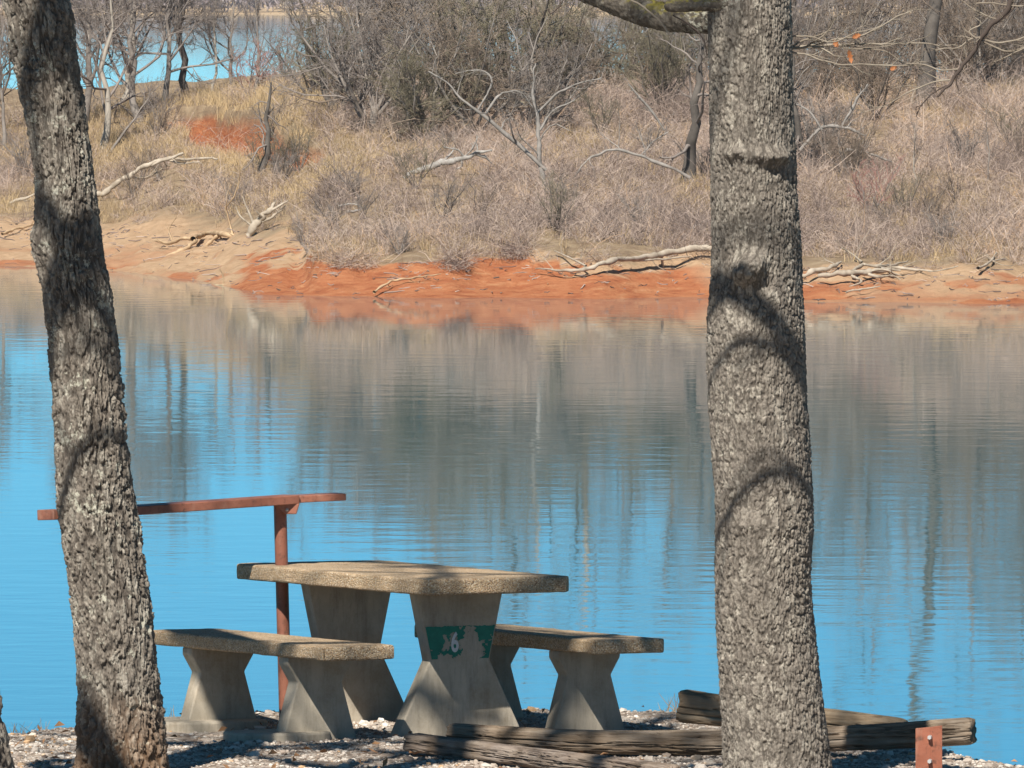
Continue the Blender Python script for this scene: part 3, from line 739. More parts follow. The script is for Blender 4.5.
def make_brush():
    rng = np.random.default_rng(77)
    x, d, z, t, tb, px = veg_points(rng, 17000, tmin=-.5)
    patch = fbm(x * .3, d * .085, 3.3, 4)
    strip = np.exp(-((d - 520) / 9) ** 2) * (px > 830)
    keep = rng.random(len(x)) < np.clip(5.5 * (patch - .34), .22, 1) * (1 - .9 * strip) * np.where((px < 330) & (t > 50), .3, 1)
    x, d, z, t, tb, px = [np.concatenate([a[keep], b_]) for a, b_ in zip((x, d, z, t, tb, px), fringe(rng, 3500))]
    B, n = len(x), 60
    # a clump has its own height, spread, lean and colour
    hgt = (.4 + 1.0 * rng.random(B) ** 1.6) * (.45 + 1.1 * fbm(x * .4, d * .12, 8.8, 3)) * np.where(t - tb < 3, .8, 1) * np.where((px > 640) & (t > 70), 1.35, 1)
    spread = .45 + .7 * rng.random(B)
    N = B * n
    own = np.repeat(np.arange(B), n)
    az = rng.random(N) * 6.283; ln = np.abs(rng.normal(0, .75, N)) * spread[own] + .08
    lean = rng.normal(0, .25, (B, 2))
    dr = np.stack([np.cos(az) * ln + lean[own, 0], np.sin(az) * ln + lean[own, 1], np.ones(N)], 1)
    hang = np.exp(-((t - tb) / 1.0) ** 2)[own] * rng.random(N)
    dr[:, 1] -= hang * 1.5; dr[:, 2] -= hang * 1.15
    dr /= np.linalg.norm(dr, axis=1, keepdims=True)
    L = hgt[own] * (.35 + .85 * rng.random(N))
    side = rng.random(N) < .62
    o0 = np.stack([x[own], d[own], z[own]], 1) + np.stack([rng.normal(0, .16, N), rng.normal(0, .16, N), np.full(N, -.05)], 1)
    f = .15 + rng.random(N) * .75
    a2 = rng.random(N) * 6.283
    o0 = np.where(side[:, None], o0 + dr * (L * f)[:, None], o0)
    dr2 = dr * .7 + np.stack([np.cos(a2), np.sin(a2), rng.random(N) * .5 - .2], 1)
    dr2 /= np.linalg.norm(dr2, axis=1, keepdims=True)
    dd = np.where(side[:, None], dr2, dr); L = np.where(side, L * .55, L)
    k = np.linspace(0, 1, 4)
    pts = o0[:, None] + dd[:, None] * (L[:, None] * k[None])[..., None]
    bend = rng.normal(0, .22, (N, 3)); bend[:, 2] -= .12
    pts += (bend * L[:, None])[:, None] * (k ** 2)[None, :, None]
    pts[:, 1:] += rng.normal(0, .02, (N, 3, 3))
    thick = rng.random(N) ** 4
    wid = (.0036 + .0035 * rng.random(N) + .008 * thick * (~side))[:, None] * np.array([1, .85, .65, .3])[None]
    co, fc = ribbons(pts, wid, rng)
    ct = rng.normal(0, .13, B) + (fbm(x * .3, d * .1, 21.3, 3) - .5) * .9
    tint = np.clip(.5 + ct[own] + rng.normal(0, .2, N), 0, 1)
    tag(obj('dry_brush', co, fc, M['brush'], attrs={'tint': np.repeat(tint, 8)}), 'grey leafless knee high brush covering the far slope', 'brush', kind='stuff')
    print('brush clumps', B, 'twigs', N)
make_brush()
def make_grass():
    rng = np.random.default_rng(78)
    x, d, z, t, tb, px = veg_points(rng, 40000, tmin=-.2)
    patch = fbm(x * .3, d * .085, 3.3, 4)
    gp = fbm(x * .22, d * .07, 14.3, 4)
    strip = np.exp(-((d - 520) / 10) ** 2) * (px > 830)
    keep = rng.random(len(x)) < np.clip(4.5 * (gp - .45), .05, 1) * np.clip(1.25 - 2.2 * (patch - .42), .2, 1) + strip + .6 * ((px < 340) & (t > 50))
    x, d, z, t, tb, px = [a[keep] for a in (x, d, z, t, tb, px)]
    strip = strip[keep]
    B, n = len(x), 12
    N = B * n; own = np.repeat(np.arange(B), n)
    hgt = (.28 + .32 * rng.random(B)) * (.6 + .8 * fbm(x * .25, d * .1, 5.8, 3)) + .3 * strip
    L = hgt[own] * (.6 + .6 * rng.random(N))
    az = rng.random(N) * 6.283; sp = .15 + .55 * rng.random(N) ** 1.5
    hang = np.exp(-((t - tb) / .9) ** 2)[own] * rng.random(N)
    dr = np.stack([np.cos(az) * sp, np.sin(az) * sp - hang * 1.2, 1 - hang], 1); dr /= np.linalg.norm(dr, axis=1, keepdims=True)
    o0 = np.stack([x[own], d[own], z[own] - .03], 1) + np.stack([rng.normal(0, .12, N), rng.normal(0, .12, N), np.zeros(N)], 1)
    p1 = o0 + dr * (L * .55)[:, None]
    dr2 = dr + np.stack([np.cos(az), np.sin(az), -.6 * np.ones(N)], 1) * (.35 * rng.random(N))[:, None]
    p2 = p1 + dr2 * (L * .45)[:, None]
    pts = np.stack([o0, p1, p2], 1)
    wid = (.005 + .006 * rng.random(N))[:, None] * np.array([1, .8, .25])[None]
    co, fc = ribbons(pts, wid, rng)
    tint = np.clip(rng.normal(.42, .15, N) + (fbm(x * .25, d * .08, 31.3, 3) - .5)[own] * .8 + .3 * strip[own], 0, 1)
    tag(obj('dry_grass', co, fc, M['grass'], attrs={'tint': np.repeat(tint, 6)}), 'straw coloured winter grass on the far slope and crest', 'grass', kind='stuff')
    print('grass blades', N)
make_grass()
print('veg', time.time() - T0)

def beach_litter():
    rng = np.random.default_rng(99)
    px = rng.uniform(-40, 1060, 2600); d0 = (px - 512) / FP * 430
    d = shore(d0) + 30 * rng.random(2600) ** 1.6
    x = (px - 512) / FP * d
    z, t, tb, *_ = terrain(x, d)
    ok = (t > .3) & (t < tb + .3) & (rng.random(2600) < .25 + .75 * (np.abs(t / tb - .8) < .25))
    x, d, z = x[ok], d[ok], z[ok]; n = len(x)
    a = rng.random(n) * 6.283; L = .08 + .5 * rng.random(n) ** 3
    u = np.stack([np.cos(a), np.sin(a) * .5, rng.normal(0, .12, n)], 1) * L[:, None]
    c = np.stack([x, d, z + .02], 1)
    k = np.linspace(-1, 1, 4)
    pts = c[:, None] + u[:, None] * k[None, :, None] + rng.normal(0, .02, (n, 4, 3))
    rad = (.008 + .014 * rng.random(n))[:, None] * np.array([[1, 1.1, .9, .4]])
    a1, f1 = tubes(pts, rad, 4)
    tag(obj('beach_litter', a1, f1, M['brush'], attrs={'tint': np.repeat(np.clip(rng.normal(.35, .3, n), 0, 1), 16)}), 'small sticks and bits of bark washed up on the far beach', 'beach litter', kind='stuff')
beach_litter()
# ------------------------------------------------------------------ the far shore
def far_shore():
    D0 = HC * FP / (14.5 - YH)
    xs = np.linspace(-1500, 1500, 160); ys = np.array([0, 60, 140, 260, 600, 1100, 1500.])
    zz = np.array([-.2, .9, 1.5, 3.0, 6, 14, 18])
    X, Y = np.meshgrid(xs, ys)
    Yo = D0 + Y + (fbm(X * .006, X * 0, 1.1, 4) - .5) * 260 * (1 - .6 * (Y > 500))
    Z = np.repeat(zz[:, None], len(xs), 1) + (Y > 100) * fbm(X * .01, Y * .01, 2, 3) * 3
    g = np.arange(X.size).reshape(X.shape)
    fc = np.stack([g[:-1, :-1], g[:-1, 1:], g[1:, 1:], g[1:, :-1]], -1).reshape(-1, 4)
    m, nt, b = new_mat('far_shore_sand', .95, .1)
    setc(nt, b, ramp(nt, noise(nt, nd(nt, 'ShaderNodeNewGeometry').outputs['Position'], .02, 4), [(.3, (.4, .28, .16)), (.7, (.6, .45, .28))]))
    tag(obj('far_shore', np.stack([X, Yo, Z], -1).reshape(-1, 3), fc, m), kind='structure')
    rng = np.random.default_rng(4)
    n = 5200
    x = rng.uniform(-900, 900, n); q = 45 + 500 * rng.random(n) ** 2
    yb = D0 + q + (fbm(x * .006, x * 0, 1.1, 4) - .5) * 260
    zb = np.interp(q, ys, zz)
    hh = (7 + 7 * rng.random(n)) * (.7 + .6 * fbm(x * .03, yb * .01, 3, 2))
    k = 34
    own = np.repeat(np.arange(n), k)
    u = rng.normal(size=(n * k, 3)); u /= np.linalg.norm(u, axis=1, keepdims=True); u *= rng.random((n * k, 1)) ** .4
    c = np.stack([x[own] + u[:, 0] * hh[own] * .38, yb[own] + u[:, 1] * hh[own] * .38, zb[own] + hh[own] * (.56 + .46 * u[:, 2])], 1)
    dr = rng.normal(size=(n * k, 3)); dr[:, 2] += .8; dr /= np.linalg.norm(dr, axis=1, keepdims=True)
    L = (.14 * hh[own] * (.5 + rng.random(n * k)))[:, None]
    pts = np.stack([c - dr * L, c + dr * L], 1)
    tr = np.stack([np.stack([x, yb, zb - .5], 1), np.stack([x, yb, zb + hh * .6], 1)], 1)
    pts = np.concatenate([pts, tr])
    wid = np.concatenate([np.stack([.25 + .3 * rng.random(n * k), .1 * np.ones(n * k)], 1), np.full((n, 2), .17)])
    co, fc = ribbons(pts, wid, rng)
    tint = np.clip(np.concatenate([rng.normal(.5, .2, n)[own] + rng.normal(0, .1, n * k), np.full(n, .2)]), 0, 1)
    tag(obj('far_woods', co, fc, M['far_wood'], attrs={'tint': np.repeat(tint, 4)}), 'hazy bare woods along the far shore of the lake', 'woods', kind='stuff')
far_shore()

# ================================================================== THE NEAR BANK
GZ = 6.66
_epx = np.array([-900, -300, 0, 30, 76, 162, 270, 540, 690, 800, 900, 972, 1024, 1300, 2200])
_epy = np.array([745, 742, 733, 729, 725, 716, 711, 711, 712, 722, 742, 757, 769, 800, 850.])
_ed = (HC - GZ) * FP / (_epy - YH); _ex = (_epx - 512) / FP * _ed
def bank(x, y, detail=True):
    x = np.asarray(x, float); y = np.asarray(y, float)
    e = np.interp(x, _ex, _ed) + (fbm(x * 1.5, x * 0, 6.6, 3) - .5) * .5
    z = GZ + np.clip(54 - y, 0, 200) * .03
    if detail: z = z + (fbm(x * .8, y * .8, 2.4, 4) - .5) * .09 + (fbm(x * 5, y * 5, 1.4, 3) - .5) * .025
    q = y - e
    z = z - np.where(q > -.25, .75 * (q + .25) ** 2 / (1 + .6 * np.clip(q + .25, 0, 99)), 0) * 1.0
    return np.maximum(z, -1.5)
gx = np.concatenate([np.linspace(-60, -4, 50, endpoint=False), np.linspace(-4, 4, 260), np.linspace(4, 60, 51)[1:]])
gy = np.concatenate([np.linspace(-60, 50, 80, endpoint=False), np.linspace(50, 66, 330), np.linspace(66, 85, 50)[1:]])
X, Y = np.meshgrid(gx, gy); Z = bank(X, Y)
g = np.arange(X.size).reshape(X.shape)
fc = np.stack([g[:-1, :-1], g[:-1, 1:], g[1:, 1:], g[1:, :-1]], -1).reshape(-1, 4)
m_, nt_, b_ = new_mat('gravelly_ground', .95, .1)
v_ = nd(nt_, 'ShaderNodeNewGeometry').outputs['Position']
vo_ = voro(nt_, v_, 38)
s_ = nd(nt_, 'ShaderNodeSeparateColor', {'Color': vo_.outputs['Color']}).outputs[0]
c_ = ramp(nt_, s_, [(0, (.16, .12, .095)), (.4, (.32, .27, .225)), (.75, (.5, .45, .39)), (1, (.62, .58, .52))])
c_ = mix(nt_, ramp(nt_, noise(nt_, v_, 3, 5, .65), [(.4, 0), (.7, .75)]), c_, (.27, .19, .13))
setc(nt_, b_, c_); bump(nt_, b_, math_(nt_, 'SUBTRACT', 1, vo_.outputs['Distance']), .9, .015)
tag(obj('ground', np.stack([X, Y, Z], -1).reshape(-1, 3), fc, m_), kind='structure')
def bz(x, y): return float(bank(np.array([x]), np.array([y]))[0])

def make_gravel():
    rng = np.random.default_rng(12)
    n = 90000
    y = 56.2 + 8 * rng.random(n); x = (rng.random(n) * 2 - 1) * 2.9
    e = np.interp(x, _ex, _ed)
    ok = (y < e + .5) & (rng.random(n) < 2.6 * fbm(x * 1.6, y * 1.6, 7, 4) - .75)
    x, y = x[ok], y[ok]; n = len(x)
    z = bank(x, y)
    t = (1 + 5 ** .5) / 2
    iv = np.array([(-1, t, 0), (1, t, 0), (-1, -t, 0), (1, -t, 0), (0, -1, t), (0, 1, t), (0, -1, -t), (0, 1, -t), (t, 0, -1), (t, 0, 1), (-t, 0, -1), (-t, 0, 1)]) / 1.9
    fi = np.array([(0, 11, 5), (0, 5, 1), (0, 1, 7), (0, 7, 10), (0, 10, 11), (1, 5, 9), (5, 11, 4), (11, 10, 2), (10, 7, 6), (7, 1, 8), (3, 9, 4), (3, 4, 2), (3, 2, 6), (3, 6, 8), (3, 8, 9), (4, 9, 5), (2, 4, 11), (6, 2, 10), (8, 6, 7), (9, 8, 1)])
    sz = .0035 + .008 * rng.random(n) ** 2.8 + .018 * (rng.random(n) < .03) * rng.random(n)
    v = iv[None] * (1 + .35 * (rng.random((n, 12, 1)) - .5) * 1.4)
    v = v * (np.stack([.8 + .6 * rng.random(n), .8 + .6 * rng.random(n), .5 + .4 * rng.random(n)], 1) * sz[:, None])[:, None]
    a = rng.random(n) * 6.283; ca, sa = np.cos(a)[:, None], np.sin(a)[:, None]
    w = np.stack([v[..., 0] * ca - v[..., 1] * sa, v[..., 0] * sa + v[..., 1] * ca, v[..., 2]], -1)
    w += np.stack([x, y, z + sz * .25], 1)[:, None]
    fc = (fi[None] + (np.arange(n) * 12)[:, None, None]).reshape(-1, 3)
    tint = np.clip(rng.normal(.47, .25, n) + (fbm(x * .9, y * .9, 5, 3) - .5) * .6, 0, 1)
    tag(obj('gravel', w.reshape(-1, 3), fc, M['gravel'], smooth=False, attrs={'tint': np.repeat(tint, 12)}), 'pale limestone gravel strewn over the near bank', 'gravel', kind='stuff')
    # dead leaves and bits of bark along the brow
    n = 330
    y = 57 + 7 * rng.random(n); x = (rng.random(n) * 2 - 1) * 2.9
    e = np.interp(x, _ex, _ed); ok = y < e + .2; x, y = x[ok], y[ok]; n = len(x)
    c = np.stack([x, y, bank(x, y) + .025], 1)
    u = rng.normal(size=(n, 3)); u[:, 2] *= .4; u /= np.linalg.norm(u, axis=1, keepdims=True)
    w_ = np.cross(u, rng.normal(size=(n, 3)) * .5 + np.array([0, 0, 1])); w_ /= np.linalg.norm(w_, axis=1, keepdims=True)
    L = (.012 + .018 * rng.random(n))[:, None]
    bend = np.stack([np.zeros(n), np.zeros(n), .012 * rng.random(n)], 1)
    q = np.stack([c - u * L, c + w_ * L * .45 + bend, c + u * L, c - w_ * L * .45 + bend], 1)
    tag(obj('leaf_litter', q.reshape(-1, 3), np.arange(n * 4).reshape(n, 4), M['litter']), 'dry brown leaves scattered among the gravel', 'leaf litter', kind='stuff')
    # thin weeds on the brow of the bank
    n = 30
    px = np.concatenate([rng.uniform(-20, 60, 14), rng.uniform(150, 175, 6), rng.uniform(640, 700, 10)])
    xx = (px - 512) / FP * 63; yy = np.interp(xx, _ex, _ed) - .1 + .3 * rng.random(n)
    k = 5; own = np.repeat(np.arange(n), k)
    o0 = np.stack([xx, yy, bank(xx, yy) - .01], 1)[own] + rng.normal(0, .012, (n * k, 3)) * np.array([1, 1, 0])
    dr = rng.normal(0, .45, (n * k, 3)); dr[:, 2] = 1
    L = (.03 + .09 * rng.random(n * k))[:, None]
    pts = np.stack([o0, o0 + dr * L * .5, o0 + dr * L + rng.normal(0, .01, (n * k, 3))], 1)
    co, fc = ribbons(pts, np.array([[.0022, .0018, .0008]]) * np.ones((n * k, 1)), rng)
    tag(obj('bank_weeds', co, fc, M['grass'], attrs={'tint': np.repeat(np.clip(rng.normal(.25, .2, n * k), 0, 1), 6)}), 'thin dry weeds along the brow of the near bank', 'weeds', kind='stuff')
make_gravel()
print('bank', time.time() - T0)

# ------------------------------------------------------------------ the near oaks
def worley(u, v, nu, nv, s):
    """cells on a strip that wraps in u (0..nu); returns F1, F2, cell id"""
    iu, iv = np.floor(u).astype(int), np.floor(v).astype(int)
    f1 = np.full(u.shape, 9.); f2 = np.full(u.shape, 9.); cid = np.zeros(u.shape)
    for a in (-1, 0, 1):
        for b in (-1, 0, 1):
            cu, cv = iu + a, iv + b
            cw = np.mod(cu, nu)
            ox, oy = _hash(cw, cv, cw * 0, s), _hash(cw, cv, cw * 0, s + 5)
            dd = np.hypot((cu + .15 + .7 * ox - u), (cv + .1 + .8 * oy - v))
            c = _hash(cw, cv, cw * 0, s + 9)
            nw = dd < f1
            f2 = np.where(nw, f1, np.minimum(f2, dd)); cid = np.where(nw, c, cid); f1 = np.where(nw, dd, f1)
    return f1, f2, cid
def bark_trunk(D, rows, lefts, rights, zbot, ztop_extra, cw, ch, depth, seed, bumps, seg=400, dz=.0045, wander=1.0, bend=0.0):
    """trunk whose outline follows the two edges; returns mesh arrays relative to its foot, and its top point/radius"""
    zs = zat(np.array(rows, float), D)
    xl = np.array([xat(a, D, z) for a, z in zip(lefts, zs)]); xr = np.array([xat(a, D, z) for a, z in zip(rights, zs)])
    order = np.argsort(zs); zs, xl, xr = zs[order], xl[order], xr[order]
    cx, rr = (xl + xr) / 2, (xr - xl) / 2
    # continue above the frame and below the ground
    sl = (cx[-1] - cx[-4]) / (zs[-1] - zs[-4])
    z_all = np.concatenate([[zbot], zs, zs[-1] + ztop_extra * np.array([.5, 1])])
    cx = np.concatenate([[cx[0]], cx, cx[-1] + (sl + bend) * ztop_extra * np.array([.5, 1])])
    rr = np.concatenate([[rr[0] * 1.12], rr, rr[-1] * np.array([.95, .88])])
    n = int((z_all[-1] - z_all[0]) / dz)
    z = np.linspace(z_all[0], z_all[-1], n)
    c = np.interp(z, z_all, cx); r = np.interp(z, z_all, rr)
    ker = np.ones(41) / 41
    sm = lambda a: np.convolve(np.pad(a, 20, mode='edge'), ker, 'valid')
    c, r = sm(c), sm(r)
    ang = np.arange(seg) / seg * 2 * np.pi
    A, Zg = np.meshgrid(ang, z)
    Rm = r.mean(); nu = max(8, int(round(2 * np.pi * Rm / cw)))
    U = A / (2 * np.pi) * nu; V = Zg / ch
    ca, sa = np.cos(A), np.sin(A)
    wu = (fbm(ca * 2.2 + 5, sa * 2.2, Zg * 3.0, 5, seed) - .5) * 4.5 * wander + (fbm(ca * 12, sa * 12, Zg * 30, 3, seed + 3) - .5) * .9
    wv = (fbm(ca * 4 + 9, sa * 4, Zg * 6.0, 4, seed + 2) - .5) * 3.2 + (fbm(ca * 14, sa * 14, Zg * 30, 3, seed + 5) - .5) * .8
    f1, f2, cid = worley(U + wu, V + wv, nu, 0, seed)
    g1, g2, cid2 = worley((U + wu) * 2, (V + wv) * 2.2, nu * 2, 0, seed + 31)
    big = fbm(ca * 3.1 + 2, sa * 3.1, Zg * 4.5, 4, seed + 21)
    wide = .05 + .16 * big                       # some cracks gape, others are closed
    cells = sstep(wide * .25, wide + .05, f2 - f1)
    kf = 2 * np.pi * Rm / cw / 6.283 * .85
    br = fbm(ca * kf + 31, sa * kf, Zg * kf / Rm * cw / ch, 3, seed + 40)
    furrow = sstep(.012 + .02 * big, .075 + .05 * big, np.abs(br - .5))
    plate = furrow * (.45 + .55 * cells)
    fine = sstep(.02, .16, g2 - g1)
    rough_n = fbm(ca * 30 * Rm / .2, sa * 30 * Rm / .2, Zg * 110, 3, seed + 4)
    mid_n = fbm(ca * 9 * Rm / .2, sa * 9 * Rm / .2, Zg * 22, 4, seed + 14)
    vary = .35 + 1.1 * fbm(ca * 1.6 + 3, sa * 1.6, Zg * 2.2, 3, seed + 8)
    tilt = (f1 - .35) * (cid2 - .5) * 1.2        # flakes lift on one side
    ridge = (cid + .6 * cid2) / 1.6
    hgt = depth * vary * (plate * (.35 + .8 * ridge + tilt) + .3 * fine * plate + .55 * (rough_n - .5) + .9 * (mid_n - .5)) - depth * .7
    RR = r[:, None] * (1 + .05 * (fbm(ca * .9, sa * .9, Zg * 1.1, 3, seed + 6) - .5)) + hgt
    for (bpx, bpy_, wpx, hpx, amp) in bumps:   # burls: pixel centre, half sizes, height (m)
        z0 = float(zat(bpy_, D)); x0 = float(xat(bpx, D, z0))
        ci = np.interp(z0, z, c); ri = np.interp(z0, z, r)
        a0 = -math.pi / 2 + math.asin(max(-1, min(1, (x0 - ci) / ri)))
        da = np.mod(A - a0 + np.pi, 2 * np.pi) - np.pi
        e = (da * ri / (wpx * D / FP)) ** 2 + ((Zg - z0) / (hpx * D / FP)) ** 2
        RR = RR + amp * np.exp(-e * 1.2) * (1 + .35 * (fbm(ca * 14, sa * 14, Zg * 24, 3, seed + 12) - .5) * 2)
    foot = np.array([c[0], D, z[0]])
    co = np.stack([c[:, None] + RR * ca - foot[0], RR * sa, Zg - foot[2]], -1)
    g = np.arange(n * seg).reshape(n, seg); g2_ = np.roll(g, -1, axis=1)
    fc = np.stack([g[:-1], g2_[:-1], g2_[1:], g[1:]], -1).reshape(-1, 4)
    at = {'bark_plate': (plate * (.55 + .45 * fine) * (.55 + .45 * ridge)).ravel()}
    return co.reshape(-1, 3), fc, at, foot, np.array([c[-1], D, z[-1]]) - foot, r[-1], (sl, 0, 1)
def in_frame(p):
    """which branches show in the picture (p: B,P,3 world)"""
    z = p[..., 2]; Yv = np.maximum(p[..., 1], 1)
    py = row_of(Yv, z); f = Yv * math.cos(PITCH) + (HC - z) * math.sin(PITCH)
    px = 512 + FP * p[..., 0] / f
    return ((py > -6) & (px > -30) & (px < 1054)).any(1)
def oak_crown(parent, foot, top, r, seed, height=7.5, lean=(0, 0), n1=10, keep_clear=True, mat='bark_limb'):
    rng = np.random.default_rng(seed)
    p, rd = stem(rng, height, r * .98, .04, lean, .06, 9)
    rd[0, 0] = r * .97
    p = p + top
    lim = children(rng, p, rd, n=n1, f0=.03, f1=.95, ang=1.05, lenr=.72, Pn=8, wig=.17, up=.05, rr=.55, rmin=.03)
    l2 = children(rng, *lim, n=6, f0=.2, f1=1, ang=.75, lenr=.5, Pn=6, wig=.2, up=.03, rr=.55, rmin=.014)
    l3 = children(rng, *l2, n=6, f0=.15, f1=1, ang=.7, lenr=.5, Pn=4, wig=.2, up=.02, rr=.6, rmin=.007)
    l4 = children(rng, *l3, n=4, f0=.2, f1=1, ang=.7, lenr=.55, Pn=3, wig=.2, up=.0, rr=.6, rmin=.004)
    out = []
    for (a, b), k in ((lim, 8), (l2, 6), (l3, 4), (l4, 3)):
        if keep_clear:
            m = ~in_frame(a + foot); a, b = a[m], b[m]
        if len(a): out.append(tubes(a, b, k))
    obj('upper_trunk', *tubes(p, rd, 14), M[mat], parent)
    obj('crown', *merge(out), M['twig_near'], parent)
def px_tube(pts, D, org, n=None, dd=0.0):
    """pts (px,py,r_px); returns world-relative polyline and radii"""
    w = np.array([P(a, b, D + dd * i / max(1, len(pts) - 1)) for i, (a, b, _) in enumerate(pts)]) - org
    return resample(w, [c * D / FP for _, _, c in pts], n or 8 * len(pts))

# left oak
DL = 58.2
rows = [0, 50, 100, 150, 200, 235, 250, 280, 330, 400, 460, 480, 520, 560, 600, 650, 700, 740, 768]
lf = [6, 12, 22, 32, 37, 34, 34, 41, 48, 53, 55, 56, 60, 66, 72, 76, 78, 78, 77]
rt = [70, 76, 83, 91, 97, 101, 103, 108, 116, 123, 128, 131, 137, 143, 150, 155, 161, 165, 168]
zf = float(bank(np.array([-1.72]), np.array([DL]))[0]) - .15
co, fc, at, foot, top, rtop, _ = bark_trunk(DL, rows, lf, rt, zf, 1.6, .021, .085, .019, 3,
    [(38, 240, 12, 16, .03), (62, 122, 18, 12, .012), (66, 132, 12, 10, .014), (60, 20, 20, 14, .008)], bend=-.3)
t = thing('oak_tree', 'leaning oak trunk with ridged lichen spotted bark in front of the left bench', 'tree', foot)
obj('trunk', co, fc, M['bark_left'], t, attrs=at)
oak_crown(t, foot, top - np.array([0, 0, .03]), rtop, 41, 7.5, (-.34, .03))
# right oak
DR = 57.2
rows = [0, 60, 120, 150, 165, 185, 200, 260, 300, 330, 400, 450, 500, 528, 560, 600, 650, 700, 740, 768]
lf = [707, 709, 710, 711, 711, 711, 711, 712, 709, 707, 708, 711, 715, 716, 715, 716, 718, 721, 723, 723]
rt = [791, 792, 793, 796, 796, 795, 797, 801, 803, 805, 807, 810, 812, 814, 811, 812, 817, 823, 829, 832]
zf = bz(1.17, DR) - .15
co, fc, at, foot, top, rtop, _ = bark_trunk(DR, rows, lf, rt, zf, 1.8, .0135, .036, .0095, 8,
    [(748, 157, 34, 8, .016), (772, 156, 20, 8, .05), (735, 152, 16, 7, .035), (748, 270, 36, 32, -.03), (748, 268, 16, 15, .115), (757, 261, 9, 8, .03), (741, 277, 8, 8, .025), (775, 240, 30, 40, .012), (726, 300, 6, 22, .012), (740, 525, 26, 8, .014), (785, 522, 20, 8, .012), (724, 615, 5, 12, .018)], wander=.8)
t = thing('oak_tree', 'upright oak trunk with knots and blocky bark in front of the timbers', 'tree', foot)
obj('trunk', co, fc, M['bark_right'], t, attrs=at)
oak_crown(t, foot, top - np.array([0, 0, .03]), rtop, 47, 7, (.03, .03), n1=9)
def rough_limb(pts, rad, k=64, seed=1, amp=.12):
    p, r = resample(pts, rad, max(90, 32 * len(pts)))
    c, f = tubes(p[None], r[None], k)
    ctr = np.repeat(p, k, axis=0); dv = c - ctr
    s = 1 + amp * 2 * (fbm(c[:, 0] * 22, c[:, 1] * 22, c[:, 2] * 22, 4, seed) - .5) + amp * 2.2 * (fbm(c[:, 0] * 55, c[:, 1] * 90, c[:, 2] * 90, 3, seed + 5) - .5)
    return ctr + dv * s[:, None], f
def limb_pts(l, D, dd=0): return np.array([P(a, b, D + dd * i / (len(l) - 1)) for i, (a, b, _) in enumerate(l)]) - foot, [q[2] * D / FP for q in l]
l = [(745, 10, 16), (715, 17, 15.5), (690, 18, 15), (660, 16, 14), (630, 8, 13), (600, -4, 12), (565, -18, 11), (520, -40, 10), (470, -80, 9), (430, -140, 7), (410, -220, 5)]
c, f = rough_limb(*limb_pts(l, DR, .8), seed=5)
bp = lambda c: {'bark_plate': np.clip(fbm(c[:, 0] * 45, c[:, 1] * 70, c[:, 2] * 70, 3, 77) * 2.2 - .6, 0, 1)}
obj('limb', c, f, M['bark_limb'], t, attrs=bp(c))
l = [(735, 2, 9), (705, 3, 8), (685, 5, 7), (668, 6, 5.5), (664, 6, 1.2)]
c, f = rough_limb(*limb_pts(l, DR - .12), seed=6, amp=.14)
obj('broken_stub', c, f, M['bark_limb'], t, attrs=bp(c))
# thin twigs in front of the limb
def twig(pl, D, mat, name='twig', side=0, seed=1, dd=.0, k=6, rmin=.0016):
    rng = np.random.default_rng(seed)
    p, r = px_tube(pl, D, foot, dd=dd); r = r * .8
    p = p + (np.stack([fbm(p[:, 0] * 9 + i * 7.3, p[:, 1] * 9, p[:, 2] * 9, 3, seed) for i in range(3)], -1) - .5) * .03
    parts = [tubes(p[None], r[None], k)]
    if side:
        a = children(rng, p[None], r[None], n=side + 3, f0=.1, f1=1, ang=.65, lenr=.3, Pn=6, wig=.2, up=.03, rr=.6, rmin=rmin)
        parts.append(tubes(*a, 4))
        b = children(rng, *a, n=3, f0=.3, f1=1, ang=.6, lenr=.5, Pn=4, wig=.2, up=.02, rr=.7, rmin=rmin * .8)
        parts.append(tubes(*b, 3))
    return obj(name, *merge(parts), M[mat], t)
twig([(618, -6, 1.2), (640, 4, 1.3), (652, 14, 1.3), (665, 28, 1.3), (676, 42, .9)], DR - .35, 'pale_twig', seed=2)
twig([(672, 16, 1), (688, 24, 1.1), (700, 33, 1), (706, 44, .9), (707, 57, .6)], DR - .3, 'dark_twig', seed=3)
twig([(560, -4, .9), (561, 5, 1.0), (556, 10, .9), (551, 14, .8), (548, 8, .5)], DR + .1, 'dark_twig', seed=4)
twig([(780, 50, 2.6), (800, 48, 2.2), (830, 45, 1.9), (870, 44, 1.5), (920, 44, 1.2), (955, 46, .8)], DR + .1, 'pale_twig', side=7, seed=11)
twig([(800, 47, 1.4), (840, 40, 1.4), (870, 32, 1.2), (900, 17, 1), (921, 9, .6)], DR + .12, 'pale_twig', side=4, seed=12)
twig([(785, 38, 1.3), (810, 37, 1.2), (832, 41, 1), (858, 32, .8), (880, 26, .5)], DR + .05, 'pale_twig', side=3, seed=13)
twig([(782, 50, 1.2), (805, 54, 1.2), (830, 62, 1.1), (860, 65, 1), (905, 66, .9), (918, 61, .6)], DR + .05, 'pale_twig', side=5, seed=14)
twig([(840, 44, .8), (850, 48, .9), (885, 52, .9), (905, 65, .8), (925, 62, .7), (945, 69, .5)], DR + .18, 'pale_twig', side=2, seed=15)
